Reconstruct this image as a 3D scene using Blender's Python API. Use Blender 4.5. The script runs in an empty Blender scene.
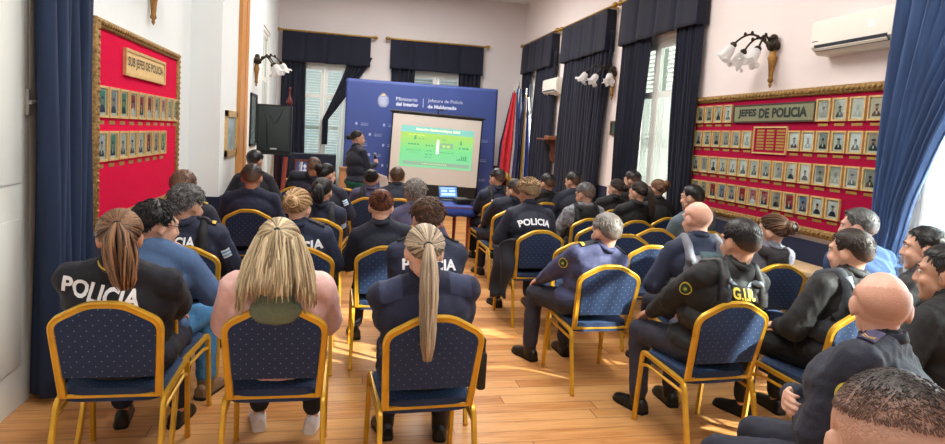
import bpy, bmesh, math, random
import numpy as np
from math import sin, cos, pi, radians, sqrt, atan2, acos
from mathutils import Vector, Matrix, Euler, noise
from mathutils.bvhtree import BVHTree

random.seed(7)
SC = bpy.context.scene
COL = SC.collection
V = Vector

# ------------------------------------------------------------------ camera model
YAW, PITCH, ROLL, FPX, CX, CY, CAMH = 0.213944, -0.079485, 0.058051, 622.0, 472.5, 187.34, 1.70
_f = V((sin(YAW) * cos(PITCH), cos(YAW) * cos(PITCH), sin(PITCH)))
_r = _f.cross(V((0, 0, 1))).normalized()
_u = _r.cross(_f)
CAM_R = cos(ROLL) * _r + sin(ROLL) * _u
CAM_U = -sin(ROLL) * _r + cos(ROLL) * _u
CAM_F = _f
EYE = V((0, 0, CAMH))


def ray(x, y):
    return CAM_R * ((x - CX) / FPX) - CAM_U * ((y - CY) / FPX) + CAM_F


def on_x(x, y, X):
    d = ray(x, y)
    return EYE + d * (X / d.x)


def on_y(x, y, Y):
    d = ray(x, y)
    return EYE + d * (Y / d.y)


def on_z(x, y, Z):
    d = ray(x, y)
    return EYE + d * ((Z - CAMH) / d.z)


cam = bpy.data.cameras.new('camera')
cam.sensor_fit = 'HORIZONTAL'
cam.sensor_width = 36.0
cam.lens = FPX / 945.0 * 36.0
cam.shift_y = (CY - 222.0) / 945.0
cam.clip_start = 0.05
cam.clip_end = 200
camo = bpy.data.objects.new('camera', cam)
COL.objects.link(camo)
_m = Matrix((CAM_R, CAM_U, -CAM_F)).transposed().to_4x4()
_m.translation = EYE
camo.matrix_world = _m
SC.camera = camo

# ------------------------------------------------------------------ materials
MATS = {}


def new_mat(name):
    m = bpy.data.materials.new(name)
    m.use_nodes = True
    nt = m.node_tree
    return m, nt, nt.nodes['Principled BSDF']


def lin(c):
    return tuple(((v / 255.0) / 12.92 if v / 255.0 <= 0.04045 else ((v / 255.0 + 0.055) / 1.055) ** 2.4) for v in c) + (1.0,)


def nd(nt, t, **kw):
    n = nt.nodes.new(t)
    for k, v in kw.items():
        if k.startswith('i_'):
            n.inputs[k[2:]].default_value = v
        else:
            setattr(n, k, v)
    return n


def mat(name, rgb, rough=0.7, metal=0.0, var=0.12, scale=30.0, bump=0.0, bscale=None, stretch=(1, 1, 1), sheen=0.0, spec=0.5, emit=None, coat=0.0):
    """base colour with a mild noise variation and an optional noise bump, in object space"""
    if name in MATS:
        return MATS[name]
    m, nt, b = new_mat(name)
    c = lin(rgb)
    tc = nd(nt, 'ShaderNodeTexCoord')
    mp = nd(nt, 'ShaderNodeMapping')
    mp.inputs['Scale'].default_value = stretch
    nt.links.new(tc.outputs['Object'], mp.inputs['Vector'])
    nz = nd(nt, 'ShaderNodeTexNoise')
    nz.inputs['Scale'].default_value = scale
    nz.inputs['Detail'].default_value = 4
    nt.links.new(mp.outputs[0], nz.inputs['Vector'])
    rp = nd(nt, 'ShaderNodeValToRGB')
    rp.color_ramp.elements[0].position = 0.3
    rp.color_ramp.elements[1].position = 0.7
    rp.color_ramp.elements[0].color = tuple(v * (1 - var) for v in c[:3]) + (1,)
    rp.color_ramp.elements[1].color = tuple(min(1, v * (1 + var)) for v in c[:3]) + (1,)
    nt.links.new(nz.outputs['Fac'], rp.inputs[0])
    nt.links.new(rp.outputs[0], b.inputs['Base Color'])
    b.inputs['Roughness'].default_value = rough
    b.inputs['Metallic'].default_value = metal
    b.inputs['Specular IOR Level'].default_value = spec
    if sheen:
        b.inputs['Sheen Weight'].default_value = sheen
        b.inputs['Sheen Roughness'].default_value = 0.5
    if coat:
        b.inputs['Coat Weight'].default_value = coat
    if emit:
        b.inputs['Emission Color'].default_value = c
        b.inputs['Emission Strength'].default_value = emit
    if bump:
        n2 = nd(nt, 'ShaderNodeTexNoise')
        n2.inputs['Scale'].default_value = bscale or scale * 2
        n2.inputs['Detail'].default_value = 3
        nt.links.new(mp.outputs[0], n2.inputs['Vector'])
        bp = nd(nt, 'ShaderNodeBump')
        bp.inputs['Strength'].default_value = bump
        bp.inputs['Distance'].default_value = 0.01
        nt.links.new(n2.outputs['Fac'], bp.inputs['Height'])
        nt.links.new(bp.outputs[0], b.inputs['Normal'])
    MATS[name] = m
    return m


def dotted_fabric(name, axes):
    """navy upholstery with a staggered grid of small pale dots; axes = the two object axes of the cloth"""
    m, nt, b = new_mat(name)
    L = nt.links.new
    tc = nd(nt, 'ShaderNodeTexCoord')
    sp = nd(nt, 'ShaderNodeSeparateXYZ')
    L(tc.outputs['Object'], sp.inputs[0])

    def M(op, a, bb=None, c=None):
        n = nd(nt, 'ShaderNodeMath', operation=op)
        for i, s in enumerate((a, bb, c)):
            if s is None:
                continue
            if isinstance(s, (int, float)):
                n.inputs[i].default_value = s
            else:
                L(s, n.inputs[i])
        return n.outputs[0]
    a = M('MULTIPLY', sp.outputs[axes[0]], 1 / 0.050)
    c = M('MULTIPLY', sp.outputs[axes[1]], 1 / 0.025)
    row = M('FLOOR', c)
    sh = M('MULTIPLY', M('MODULO', M('ABSOLUTE', row), 2.0), 0.5)
    u = M('SUBTRACT', M('FRACT', M('ADD', a, sh)), 0.5)
    v = M('SUBTRACT', M('FRACT', c), 0.5)
    u2 = M('MULTIPLY', u, 0.050)
    v2 = M('MULTIPLY', v, 0.025)
    d = M('SQRT', M('ADD', M('MULTIPLY', u2, u2), M('MULTIPLY', v2, v2)))
    dot = M('LESS_THAN', d, 0.0021)
    nz = nd(nt, 'ShaderNodeTexNoise')
    nz.inputs['Scale'].default_value = 400
    L(tc.outputs['Object'], nz.inputs['Vector'])
    rp = nd(nt, 'ShaderNodeValToRGB')
    rp.color_ramp.elements[0].color = lin((8, 24, 50))
    rp.color_ramp.elements[1].color = lin((20, 48, 92))
    L(nz.outputs['Fac'], rp.inputs[0])
    mx = nd(nt, 'ShaderNodeMix', data_type='RGBA')
    L(dot, mx.inputs[0])
    L(rp.outputs[0], mx.inputs[6])
    mx.inputs[7].default_value = lin((158, 164, 168))
    L(mx.outputs[2], b.inputs['Base Color'])
    b.inputs['Roughness'].default_value = 0.75
    b.inputs['Sheen Weight'].default_value = 0.25
    b.inputs['Sheen Tint'].default_value = lin((120, 170, 230))
    bp = nd(nt, 'ShaderNodeBump')
    bp.inputs['Strength'].default_value = 0.25
    bp.inputs['Distance'].default_value = 0.004
    L(nz.outputs['Fac'], bp.inputs['Height'])
    L(bp.outputs[0], b.inputs['Normal'])
    return m


def wood_floor():
    m, nt, b = new_mat('honey_wood_floor')
    L = nt.links.new
    tc = nd(nt, 'ShaderNodeTexCoord')
    sp = nd(nt, 'ShaderNodeSeparateXYZ')
    L(tc.outputs['Object'], sp.inputs[0])

    def M(op, a, bb=None):
        n = nd(nt, 'ShaderNodeMath', operation=op)
        for i, s in enumerate((a, bb)):
            if s is None:
                continue
            if isinstance(s, (int, float)):
                n.inputs[i].default_value = s
            else:
                L(s, n.inputs[i])
        return n.outputs[0]
    yb = M('DIVIDE', sp.outputs[1], 0.125)
    brd = M('FLOOR', yb)
    fr = M('FRACT', yb)
    wn = nd(nt, 'ShaderNodeTexWhiteNoise', noise_dimensions='1D')
    L(brd, wn.inputs['W'])
    xs = M('ADD', M('DIVIDE', sp.outputs[0], 2.6), M('MULTIPLY', wn.outputs['Value'], 7.0))
    seg = M('FLOOR', xs)
    fx = M('FRACT', xs)
    wn2 = nd(nt, 'ShaderNodeTexWhiteNoise', noise_dimensions='2D')
    cb = nd(nt, 'ShaderNodeCombineXYZ')
    L(brd, cb.inputs[0])
    L(seg, cb.inputs[1])
    L(cb.outputs[0], wn2.inputs['Vector'])
    cb2 = nd(nt, 'ShaderNodeCombineXYZ')
    L(M('ADD', M('MULTIPLY', sp.outputs[0], 1.3), M('MULTIPLY', wn2.outputs['Value'], 40.0)), cb2.inputs[0])
    L(M('MULTIPLY', sp.outputs[1], 17.0), cb2.inputs[1])
    nz = nd(nt, 'ShaderNodeTexNoise')
    nz.inputs['Scale'].default_value = 2.2
    nz.inputs['Detail'].default_value = 7
    nz.inputs['Distortion'].default_value = 0.9
    L(cb2.outputs[0], nz.inputs['Vector'])
    g = M('ADD', M('MULTIPLY', nz.outputs['Fac'], 0.8), M('MULTIPLY', wn2.outputs['Value'], 0.35))
    rp = nd(nt, 'ShaderNodeValToRGB')
    e = rp.color_ramp.elements
    e[0].position = 0.25
    e[0].color = lin((140, 84, 44))
    e[1].position = 0.9
    e[1].color = lin((222, 170, 112))
    k = e.new(0.45)
    k.color = lin((184, 122, 68))
    k = e.new(0.62)
    k.color = lin((208, 150, 92))
    L(g, rp.inputs[0])
    ed = M('MINIMUM', fr, M('SUBTRACT', 1.0, fr))
    gap = M('LESS_THAN', ed, 0.016)
    ex = M('MINIMUM', fx, M('SUBTRACT', 1.0, fx))
    gap2 = M('MAXIMUM', gap, M('LESS_THAN', ex, 0.0012))
    mx = nd(nt, 'ShaderNodeMix', data_type='RGBA')
    L(M('MULTIPLY', gap2, 0.75), mx.inputs[0])
    L(rp.outputs[0], mx.inputs[6])
    mx.inputs[7].default_value = lin((84, 44, 20))
    L(mx.outputs[2], b.inputs['Base Color'])
    rr = nd(nt, 'ShaderNodeMapRange')
    rr.inputs['To Min'].default_value = 0.22
    rr.inputs['To Max'].default_value = 0.42
    L(nz.outputs['Fac'], rr.inputs['Value'])
    L(rr.outputs[0], b.inputs['Roughness'])
    bp = nd(nt, 'ShaderNodeBump')
    bp.inputs['Strength'].default_value = 0.12
    bp.inputs['Distance'].default_value = 0.004
    L(M('SUBTRACT', nz.outputs['Fac'], gap2), bp.inputs['Height'])
    L(bp.outputs[0], b.inputs['Normal'])
    return m


def translucent(name, rgb, transp=0.3, trans=0.5):
    m = bpy.data.materials.new(name)
    m.use_nodes = True
    nt = m.node_tree
    nt.nodes.clear()
    out = nd(nt, 'ShaderNodeOutputMaterial')
    c = lin(rgb)
    tc = nd(nt, 'ShaderNodeTexCoord')
    wv = nd(nt, 'ShaderNodeTexNoise')
    wv.inputs['Scale'].default_value = 60
    nt.links.new(tc.outputs['Object'], wv.inputs['Vector'])
    hs = nd(nt, 'ShaderNodeValToRGB')
    hs.color_ramp.elements[0].color = tuple(v * 0.9 for v in c[:3]) + (1,)
    hs.color_ramp.elements[1].color = c
    nt.links.new(wv.outputs['Fac'], hs.inputs[0])
    d = nd(nt, 'ShaderNodeBsdfDiffuse')
    t = nd(nt, 'ShaderNodeBsdfTranslucent')
    p = nd(nt, 'ShaderNodeBsdfTransparent')
    nt.links.new(hs.outputs[0], d.inputs[0])
    nt.links.new(hs.outputs[0], t.inputs[0])
    a = nd(nt, 'ShaderNodeMixShader')
    a.inputs[0].default_value = trans
    nt.links.new(d.outputs[0], a.inputs[1])
    nt.links.new(t.outputs[0], a.inputs[2])
    b = nd(nt, 'ShaderNodeMixShader')
    b.inputs[0].default_value = transp
    nt.links.new(a.outputs[0], b.inputs[1])
    nt.links.new(p.outputs[0], b.inputs[2])
    nt.links.new(b.outputs[0], out.inputs[0])
    return m


def glass_mat(name, rgb=(235, 245, 245), rough=0.02, alpha=0.2):
    """thin window / lampshade glass: glossy film over clear transmission"""
    m = bpy.data.materials.new(name)
    m.use_nodes = True
    nt = m.node_tree
    nt.nodes.clear()
    out = nd(nt, 'ShaderNodeOutputMaterial')
    g = nd(nt, 'ShaderNodeBsdfGlossy')
    g.inputs['Roughness'].default_value = rough
    t = nd(nt, 'ShaderNodeBsdfTransparent')
    t.inputs[0].default_value = lin(rgb)
    nz = nd(nt, 'ShaderNodeTexNoise')
    nz.inputs['Scale'].default_value = 3
    mr = nd(nt, 'ShaderNodeMapRange')
    mr.inputs['To Min'].default_value = alpha * 0.6
    mr.inputs['To Max'].default_value = alpha * 1.2
    nt.links.new(nz.outputs['Fac'], mr.inputs['Value'])
    x = nd(nt, 'ShaderNodeMixShader')
    nt.links.new(mr.outputs[0], x.inputs[0])
    nt.links.new(t.outputs[0], x.inputs[1])
    nt.links.new(g.outputs[0], x.inputs[2])
    nt.links.new(x.outputs[0], out.inputs[0])
    return m


def hair_mat(name, dark, light, rough=0.42, shaved=(158, 116, 94)):
    """strand colour from the per-strand attribute 'v', scalp fade from attribute 'fade' toward shaved-skin tone"""
    m, nt, b = new_mat(name)
    L = nt.links.new
    at = nd(nt, 'ShaderNodeAttribute', attribute_name='v')
    fd = nd(nt, 'ShaderNodeAttribute', attribute_name='fade')
    rp = nd(nt, 'ShaderNodeValToRGB')
    rp.color_ramp.elements[0].color = lin(dark)
    rp.color_ramp.elements[1].color = lin(light)
    L(at.outputs['Fac'], rp.inputs[0])
    mx = nd(nt, 'ShaderNodeMix', data_type='RGBA')
    L(fd.outputs['Fac'], mx.inputs[0])
    L(rp.outputs[0], mx.inputs[6])
    mx.inputs[7].default_value = lin(shaved)
    L(mx.outputs[2], b.inputs['Base Color'])
    b.inputs['Roughness'].default_value = rough
    b.inputs['Specular IOR Level'].default_value = 0.35
    tc = nd(nt, 'ShaderNodeTexCoord')
    nz = nd(nt, 'ShaderNodeTexNoise')
    nz.inputs['Scale'].default_value = 160
    L(tc.outputs['Object'], nz.inputs['Vector'])
    bp = nd(nt, 'ShaderNodeBump')
    bp.inputs['Strength'].default_value = 0.4
    bp.inputs['Distance'].default_value = 0.004
    L(nz.outputs['Fac'], bp.inputs['Height'])
    L(bp.outputs[0], b.inputs['Normal'])
    return m


def skin_mat(name, rgb):
    m, nt, b = new_mat(name)
    L = nt.links.new
    tc = nd(nt, 'ShaderNodeTexCoord')
    nz = nd(nt, 'ShaderNodeTexNoise')
    nz.inputs['Scale'].default_value = 14
    nz.inputs['Detail'].default_value = 5
    L(tc.outputs['Object'], nz.inputs['Vector'])
    rp = nd(nt, 'ShaderNodeValToRGB')
    c = lin(rgb)
    rp.color_ramp.elements[0].position = 0.3
    rp.color_ramp.elements[0].color = (c[0] * 0.9, c[1] * 0.83, c[2] * 0.80, 1)
    rp.color_ramp.elements[1].position = 0.7
    rp.color_ramp.elements[1].color = c
    L(nz.outputs['Fac'], rp.inputs[0])
    L(rp.outputs[0], b.inputs['Base Color'])
    b.inputs['Roughness'].default_value = 0.48
    b.inputs['Subsurface Weight'].default_value = 0.08
    b.inputs['Subsurface Radius'].default_value = (0.01, 0.004, 0.002)
    return m


# ------------------------------------------------------------------ mesh builder
class MB:
    def __init__(self):
        self.v = []
        self.f = []
        self.mi = []
        self.attr = {}

    def add(self, vs, fs, mi=0):
        o = len(self.v)
        self.v += [tuple(p) for p in vs]
        self.f += [tuple(i + o for i in q) for q in fs]
        self.mi += [mi] * len(fs)
        return self

    def box(self, c, s, mi=0, M=None, bev=0.0):
        hx, hy, hz = s[0] / 2, s[1] / 2, s[2] / 2
        if bev > 0:
            bm = bmesh.new()
            bmesh.ops.create_cube(bm, size=1.0)
            for q in bm.verts:
                q.co = V((q.co.x * s[0], q.co.y * s[1], q.co.z * s[2]))
            bmesh.ops.bevel(bm, geom=bm.edges[:], offset=min(bev, min(s) * 0.45), segments=2, profile=0.5, affect='EDGES')
            bm.verts.index_update()
            vs = [q.co.copy() for q in bm.verts]
            fs = [tuple(q.index for q in f.verts) for f in bm.faces]
            bm.free()
        else:
            vs = [V((x * hx, y * hy, z * hz)) for z in (-1, 1) for y in (-1, 1) for x in (-1, 1)]
            fs = [(0, 2, 3, 1), (4, 5, 7, 6), (0, 1, 5, 4), (2, 6, 7, 3), (0, 4, 6, 2), (1, 3, 7, 5)]
        if M is not None:
            vs = [M @ p for p in vs]
        c = V(c)
        return self.add([p + c for p in vs], fs, mi)

    def bx(self, x0, x1, y0, y1, z0, z1, mi=0, bev=0.0):
        return self.box(((x0 + x1) / 2, (y0 + y1) / 2, (z0 + z1) / 2), (abs(x1 - x0), abs(y1 - y0), abs(z1 - z0)), mi, None, bev)

    def tube(self, pts, r, n=8, mi=0, cap=True, profile=None, up=None, closed=False):
        pts = [V(p) for p in pts]
        N = len(pts)
        rs = r if isinstance(r, (list, tuple)) else [r] * N
        T = []
        for i in range(N):
            if closed:
                t = pts[(i + 1) % N] - pts[i - 1]
            else:
                t = pts[min(i + 1, N - 1)] - pts[max(i - 1, 0)]
            T.append(t.normalized() if t.length > 1e-9 else V((0, 0, 1)))
        nrm = V(up) if up is not None else (V((0, 0, 1)) if abs(T[0].z) < 0.9 else V((1, 0, 0)))
        nrm = (nrm - T[0] * nrm.dot(T[0])).normalized()
        vs = []
        prof = profile or [(cos(2 * pi * k / n), sin(2 * pi * k / n)) for k in range(n)]
        n = len(prof)
        for i in range(N):
            nrm = nrm - T[i] * nrm.dot(T[i])
            if nrm.length < 1e-6:
                nrm = T[i].orthogonal()
            nrm.normalize()
            bn = T[i].cross(nrm)
            for a, b in prof:
                vs.append(pts[i] + (nrm * a + bn * b) * rs[i])
        fs = []
        M = N if closed else N - 1
        for i in range(M):
            for k in range(n):
                a = i * n + k
                b = i * n + (k + 1) % n
                j = (i + 1) % N
                fs.append((a, b, j * n + (k + 1) % n, j * n + k))
        if cap and not closed:
            fs.append(tuple(range(n - 1, -1, -1)))
            fs.append(tuple((N - 1) * n + k for k in range(n)))
        return self.add(vs, fs, mi)

    def lathe(self, prof, c=(0, 0, 0), n=16, mi=0, M=None):
        vs = []
        for r, z in prof:
            for k in range(n):
                a = 2 * pi * k / n
                vs.append(V((r * cos(a), r * sin(a), z)))
        if M is not None:
            vs = [M @ p for p in vs]
        c = V(c)
        vs = [p + c for p in vs]
        fs = []
        for i in range(len(prof) - 1):
            for k in range(n):
                fs.append((i * n + k, i * n + (k + 1) % n, (i + 1) * n + (k + 1) % n, (i + 1) * n + k))
        fs.append(tuple(range(n - 1, -1, -1)))
        fs.append(tuple((len(prof) - 1) * n + k for k in range(n)))
        return self.add(vs, fs, mi)

    def ell(self, c, r, R=None, nu=16, nv=10, mi=0):
        vs = [V((0, 0, r[2]))]
        for j in range(1, nv):
            t = pi * j / nv
            for k in range(nu):
                a = 2 * pi * k / nu
                vs.append(V((r[0] * sin(t) * cos(a), r[1] * sin(t) * sin(a), r[2] * cos(t))))
        vs.append(V((0, 0, -r[2])))
        if R is not None:
            vs = [R @ p for p in vs]
        c = V(c)
        vs = [p + c for p in vs]
        fs = []
        for k in range(nu):
            fs.append((0, 1 + k, 1 + (k + 1) % nu))
        for j in range(nv - 2):
            for k in range(nu):
                a = 1 + j * nu + k
                b = 1 + j * nu + (k + 1) % nu
                fs.append((a, a + nu, b + nu, b))
        e = len(vs) - 1
        o = 1 + (nv - 2) * nu
        for k in range(nu):
            fs.append((e, o + (k + 1) % nu, o + k))
        return self.add(vs, fs, mi)

    def rc(self, a, b, ra, rb, n=12, mi=0):
        """closed round cone"""
        a = V(a)
        b = V(b)
        d = b - a
        L = d.length
        if L < 1e-6:
            return self.ell(a, (ra, ra, ra))
        t = d / L
        pts = []
        rs = []
        for k in range(5):
            q = -pi / 2 + (pi / 2) * (k + 0.35) / 5
            pts.append(a + t * (ra * sin(q)))
            rs.append(ra * cos(q))
        pts.append(a)
        rs.append(ra)
        pts.append(b)
        rs.append(rb)
        for k in range(1, 6):
            q = (pi / 2) * (k - 0.35) / 5
            pts.append(b + t * (rb * sin(q)))
            rs.append(rb * cos(q))
        # own frame, so tangents at the caps stay along t
        nrm = t.orthogonal().normalized()
        bn = t.cross(nrm)
        vs = []
        for p, r in zip(pts, rs):
            for k in range(n):
                an = 2 * pi * k / n
                vs.append(p + (nrm * cos(an) + bn * sin(an)) * r)
        fs = []
        N = len(pts)
        for i in range(N - 1):
            for k in range(n):
                fs.append((i * n + k, i * n + (k + 1) % n, (i + 1) * n + (k + 1) % n, (i + 1) * n + k))
        fs.append(tuple(range(n - 1, -1, -1)))
        fs.append(tuple((N - 1) * n + k for k in range(n)))
        return self.add(vs, fs, mi)

    def prism(self, poly, fn, d, mi=0):
        """poly: 2d outline; fn(u, v, w) -> point; thickness from w = 0 to d"""
        n = len(poly)
        vs = [fn(u, v, 0) for u, v in poly] + [fn(u, v, d) for u, v in poly]
        fs = [tuple(range(n - 1, -1, -1)), tuple(range(n, 2 * n))]
        for k in range(n):
            fs.append((k, (k + 1) % n, n + (k + 1) % n, n + k))
        return self.add(vs, fs, mi)

    def grid(self, nu, nv, fn, mi=0, wrap=False):
        vs = [fn(i / (nu if wrap else nu - 1), j / (nv - 1)) for j in range(nv) for i in range(nu)]
        fs = []
        for j in range(nv - 1):
            for i in range(nu if wrap else nu - 1):
                k = (i + 1) % nu
                fs.append((j * nu + i, j * nu + k, (j + 1) * nu + k, (j + 1) * nu + i))
        return self.add(vs, fs, mi)

    def mesh(self, name):
        me = bpy.data.meshes.new(name)
        me.from_pydata([tuple(p) for p in self.v], [], self.f)
        me.polygons.foreach_set('material_index', self.mi)
        me.update()
        return me

    def build(self, name, mats, parent=None, smooth=35, world=True, recalc=True, thick=0):
        """ONE mesh object; world=True: the vertices are world coordinates and are brought into the parent's space"""
        me = self.mesh(name)
        if recalc:
            bm = bmesh.new()
            bm.from_mesh(me)
            bmesh.ops.recalc_face_normals(bm, faces=bm.faces[:])
            bm.to_mesh(me)
            bm.free()
        if world and parent is not None:
            M = Matrix.Identity(4)
            p = parent
            while p is not None:
                M = p.matrix_basis @ M
                p = p.parent
            me.transform(M.inverted())
        return link(name, me, mats, parent, smooth, thick)


def link(name, me, mats, parent=None, smooth=35, thick=0):
    for m in (mats if isinstance(mats, (list, tuple)) else [mats]):
        me.materials.append(m)
    if smooth:
        me.polygons.foreach_set('use_smooth', [True] * len(me.polygons))
        if smooth < 180:
            me.set_sharp_from_angle(angle=radians(smooth))
    o = bpy.data.objects.new(name, me)
    COL.objects.link(o)
    o.parent = parent
    if thick:
        md = o.modifiers.new('solid', 'SOLIDIFY')
        md.thickness = thick
        md.offset = 0
    return o


def tag(o, label=None, cat=None, group=None, kind=None):
    if label:
        o['label'] = label
    if cat:
        o['category'] = cat
    if group:
        o['group'] = group
    if kind:
        o['kind'] = kind
    return o


def thing(name, label, cat, loc=(0, 0, 0), rz=0.0, group=None):
    o = bpy.data.objects.new(name, None)
    o.empty_display_size = 0.1
    COL.objects.link(o)
    o.location = loc
    o.rotation_euler = (0, 0, rz)
    return tag(o, label, cat, group)


def dup(root, loc, rz, label, group=None):
    r = root.copy()
    COL.objects.link(r)
    r.location = loc
    r.rotation_euler = (0, 0, rz)
    r['label'] = label
    if group:
        r['group'] = group
    for ch in list(root.children):
        c = ch.copy()
        COL.objects.link(c)
        c.parent = r
        for g in list(ch.children):
            d = g.copy()
            COL.objects.link(d)
            d.parent = c
    return r


_text_cache = {}


def text_mesh(body, size=1.0, bold=0.0, shear=0.0, spacing=1.0, maxlen=None):
    """flat filled lettering centred on the origin: (vertices 2d, faces, width, height)"""
    key = (body, size, bold, shear, spacing, maxlen)
    if key in _text_cache:
        return _text_cache[key]
    cu = bpy.data.curves.new('lettering', 'FONT')
    cu.body = body
    cu.size = size
    cu.offset = bold
    cu.shear = shear
    cu.space_character = spacing
    cu.align_x = 'CENTER'
    cu.align_y = 'CENTER'
    cu.resolution_u = 3
    o = bpy.data.objects.new('lettering', cu)
    COL.objects.link(o)
    dg = bpy.context.evaluated_depsgraph_get()
    me = bpy.data.meshes.new_from_object(o.evaluated_get(dg))
    bm = bmesh.new()
    bm.from_mesh(me)
    bmesh.ops.triangulate(bm, faces=bm.faces[:])
    if maxlen:
        for _ in range(4):
            es = [e for e in bm.edges if e.calc_length() > maxlen]
            if not es:
                break
            bmesh.ops.subdivide_edges(bm, edges=es, cuts=1)
            bmesh.ops.triangulate(bm, faces=bm.faces[:])
    bm.verts.index_update()
    vs = [(v.co.x, v.co.y) for v in bm.verts]
    fs = [tuple(v.index for v in f.verts) for f in bm.faces]
    bm.free()
    bpy.data.objects.remove(o)
    bpy.data.meshes.remove(me)
    bpy.data.curves.remove(cu)
    w = max(v[0] for v in vs) - min(v[0] for v in vs)
    h = max(v[1] for v in vs) - min(v[1] for v in vs)
    mx = (max(v[0] for v in vs) + min(v[0] for v in vs)) / 2
    my = (max(v[1] for v in vs) + min(v[1] for v in vs)) / 2
    vs = [(a - mx, b - my) for a, b in vs]
    _text_cache[key] = (vs, fs, w, h)
    return _text_cache[key]


def put_text(mb, body, fn, width=None, height=None, mi=0, bold=0.0, maxlen=None):
    """fn(u, v) -> point"""
    vs, fs, w, h = text_mesh(body, 1.0, bold, maxlen=maxlen)
    sx = (width / w) if width else (height / h)
    sy = (height / h) if height else sx
    mb.add([fn(a * sx, b * sy) for a, b in vs], fs, mi)
# ------------------------------------------------------------------ people: continuous skinned figures from blended volumes
def remeshed(mb, voxel, smooth=4):
    me = mb.mesh('blend')
    o = bpy.data.objects.new('blend', me)
    COL.objects.link(o)
    a = o.modifiers.new('r', 'REMESH')
    a.mode = 'VOXEL'
    a.voxel_size = voxel
    a.use_smooth_shade = True
    if smooth:
        s = o.modifiers.new('s', 'SMOOTH')
        s.factor = 0.5
        s.iterations = smooth
    dg = bpy.context.evaluated_depsgraph_get()
    r = bpy.data.meshes.new_from_object(o.evaluated_get(dg))
    bpy.data.objects.remove(o)
    bpy.data.meshes.remove(me)
    r.materials.clear()
    return r


def wrinkle(me, amp, seed, sc=9.0):
    n = len(me.vertices)
    co = np.empty(n * 3, dtype=np.float32)
    no = np.empty(n * 3, dtype=np.float32)
    me.vertices.foreach_get('co', co)
    me.vertices.foreach_get('normal', no)
    co = co.reshape(-1, 3)
    no = no.reshape(-1, 3)
    rng = np.random.RandomState(seed)
    d = np.zeros(n)
    for k in range(9):
        w = rng.normal(size=3)
        w /= np.linalg.norm(w)
        q = rng.normal(size=3)
        f = sc * (0.6 + 0.5 * k)
        ph = co @ w * f * 2.2 + 1.4 * np.sin(co @ q * f * 0.7 + k) + rng.uniform(0, 6.28)
        d += (1 - np.abs(np.sin(ph))) ** 2 / (1 + 0.35 * k)
    d = d - d.mean()
    co = co + no * (d * amp)[:, None]
    me.vertices.foreach_set('co', co.astype(np.float32).ravel())
    me.update()


def ik(S, W, l1, l2, pole):
    d = W - S
    L = d.length
    mx = (l1 + l2) * 0.995
    if L > mx:
        W = S + d * (mx / L)
        d = W - S
        L = mx
    a = (l1 * l1 - l2 * l2 + L * L) / (2 * L)
    h = sqrt(max(0.0, l1 * l1 - a * a))
    t = d / L
    p = pole - t * pole.dot(t)
    p.normalize()
    return S + t * a + p * h, W


def hand(mb, W, d, n, side, s=1.0, curl=0.5, grip=False):
    """palm, four separate bent fingers and a thumb off the side of the palm; n = the way the palm faces"""
    d = d.normalized()
    n = (n - d * n.dot(d)).normalized()
    r = d.cross(n) * side          # toward the thumb
    R = Matrix((r, d, n)).transposed()
    mb.rc(W - d * 0.01, W + d * 0.02, 0.027 * s, 0.026 * s)
    mb.ell(W + d * 0.05 * s, (0.041 * s, 0.05 * s, 0.0155 * s), R)
    for k, (o, L) in enumerate(((0.030, 0.070), (0.010, 0.080), (-0.010, 0.074), (-0.029, 0.056))):
        b = W + d * (0.085 - abs(o) * 0.15) * s + r * o * s
        c = curl * (1.0 + 0.12 * k)
        p = b
        dr = (d + r * o * 2.0).normalized()
        ang = 0.25 * c
        for q in range(3):
            ln = L * (0.46, 0.32, 0.24)[q] * s
            ang += c * 0.75
            dd = dr * cos(ang) + n * sin(ang)
            e = p + dd * ln
            mb.rc(p, e, (0.0096 - 0.0008 * q) * s, (0.009 - 0.0008 * q) * s, n=8)
            p = e
    t0 = W + d * 0.022 * s + r * 0.026 * s
    td = (d * 0.75 + r * 0.75 + n * (0.25 + 0.5 * curl)).normalized()
    t1 = t0 + td * 0.042 * s
    td2 = (d * 0.95 + r * 0.15 + n * (0.3 + 0.5 * curl)).normalized()
    mb.rc(t0, t1, 0.0135 * s, 0.011 * s, n=8)
    mb.rc(t1, t1 + td2 * 0.032 * s, 0.0108 * s, 0.0088 * s, n=8)


C0 = V((0, -0.012, 0.025))
SK = (0.080, 0.101, 0.095)


def scalp(az, el, t):
    """point over the skull; az 0 = face, 90 = the person's left (-x), 180 = back"""
    a, e = radians(az), radians(el)
    d = V((-sin(a) * cos(e), cos(a) * cos(e), sin(e)))
    R = 1 / sqrt((d.x / SK[0]) ** 2 + (d.y / SK[1]) ** 2 + (d.z / SK[2]) ** 2)
    return C0 + d * (R + t)


HL_M = ((0, 44), (28, 42), (50, 30), (66, 12), (76, -12), (84, -12), (92, 6), (106, 4), (118, -12), (135, -30), (160, -38), (180, -40))
HL_F = ((0, 46), (30, 40), (55, 22), (75, 4), (88, 2), (100, 0), (115, -14), (140, -28), (180, -34))
HL_R = ((0, 62), (28, 54), (48, 44), (62, 18), (76, -8), (84, -10), (92, 6), (106, 4), (118, -12), (135, -30), (160, -38), (180, -40))


def hairline(az, tab):
    az = abs((az + 180) % 360 - 180)
    for (a, b), (c, d) in zip(tab, tab[1:]):
        if az <= c:
            return b + (d - b) * (az - a) / (c - a)
    return tab[-1][1]


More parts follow.
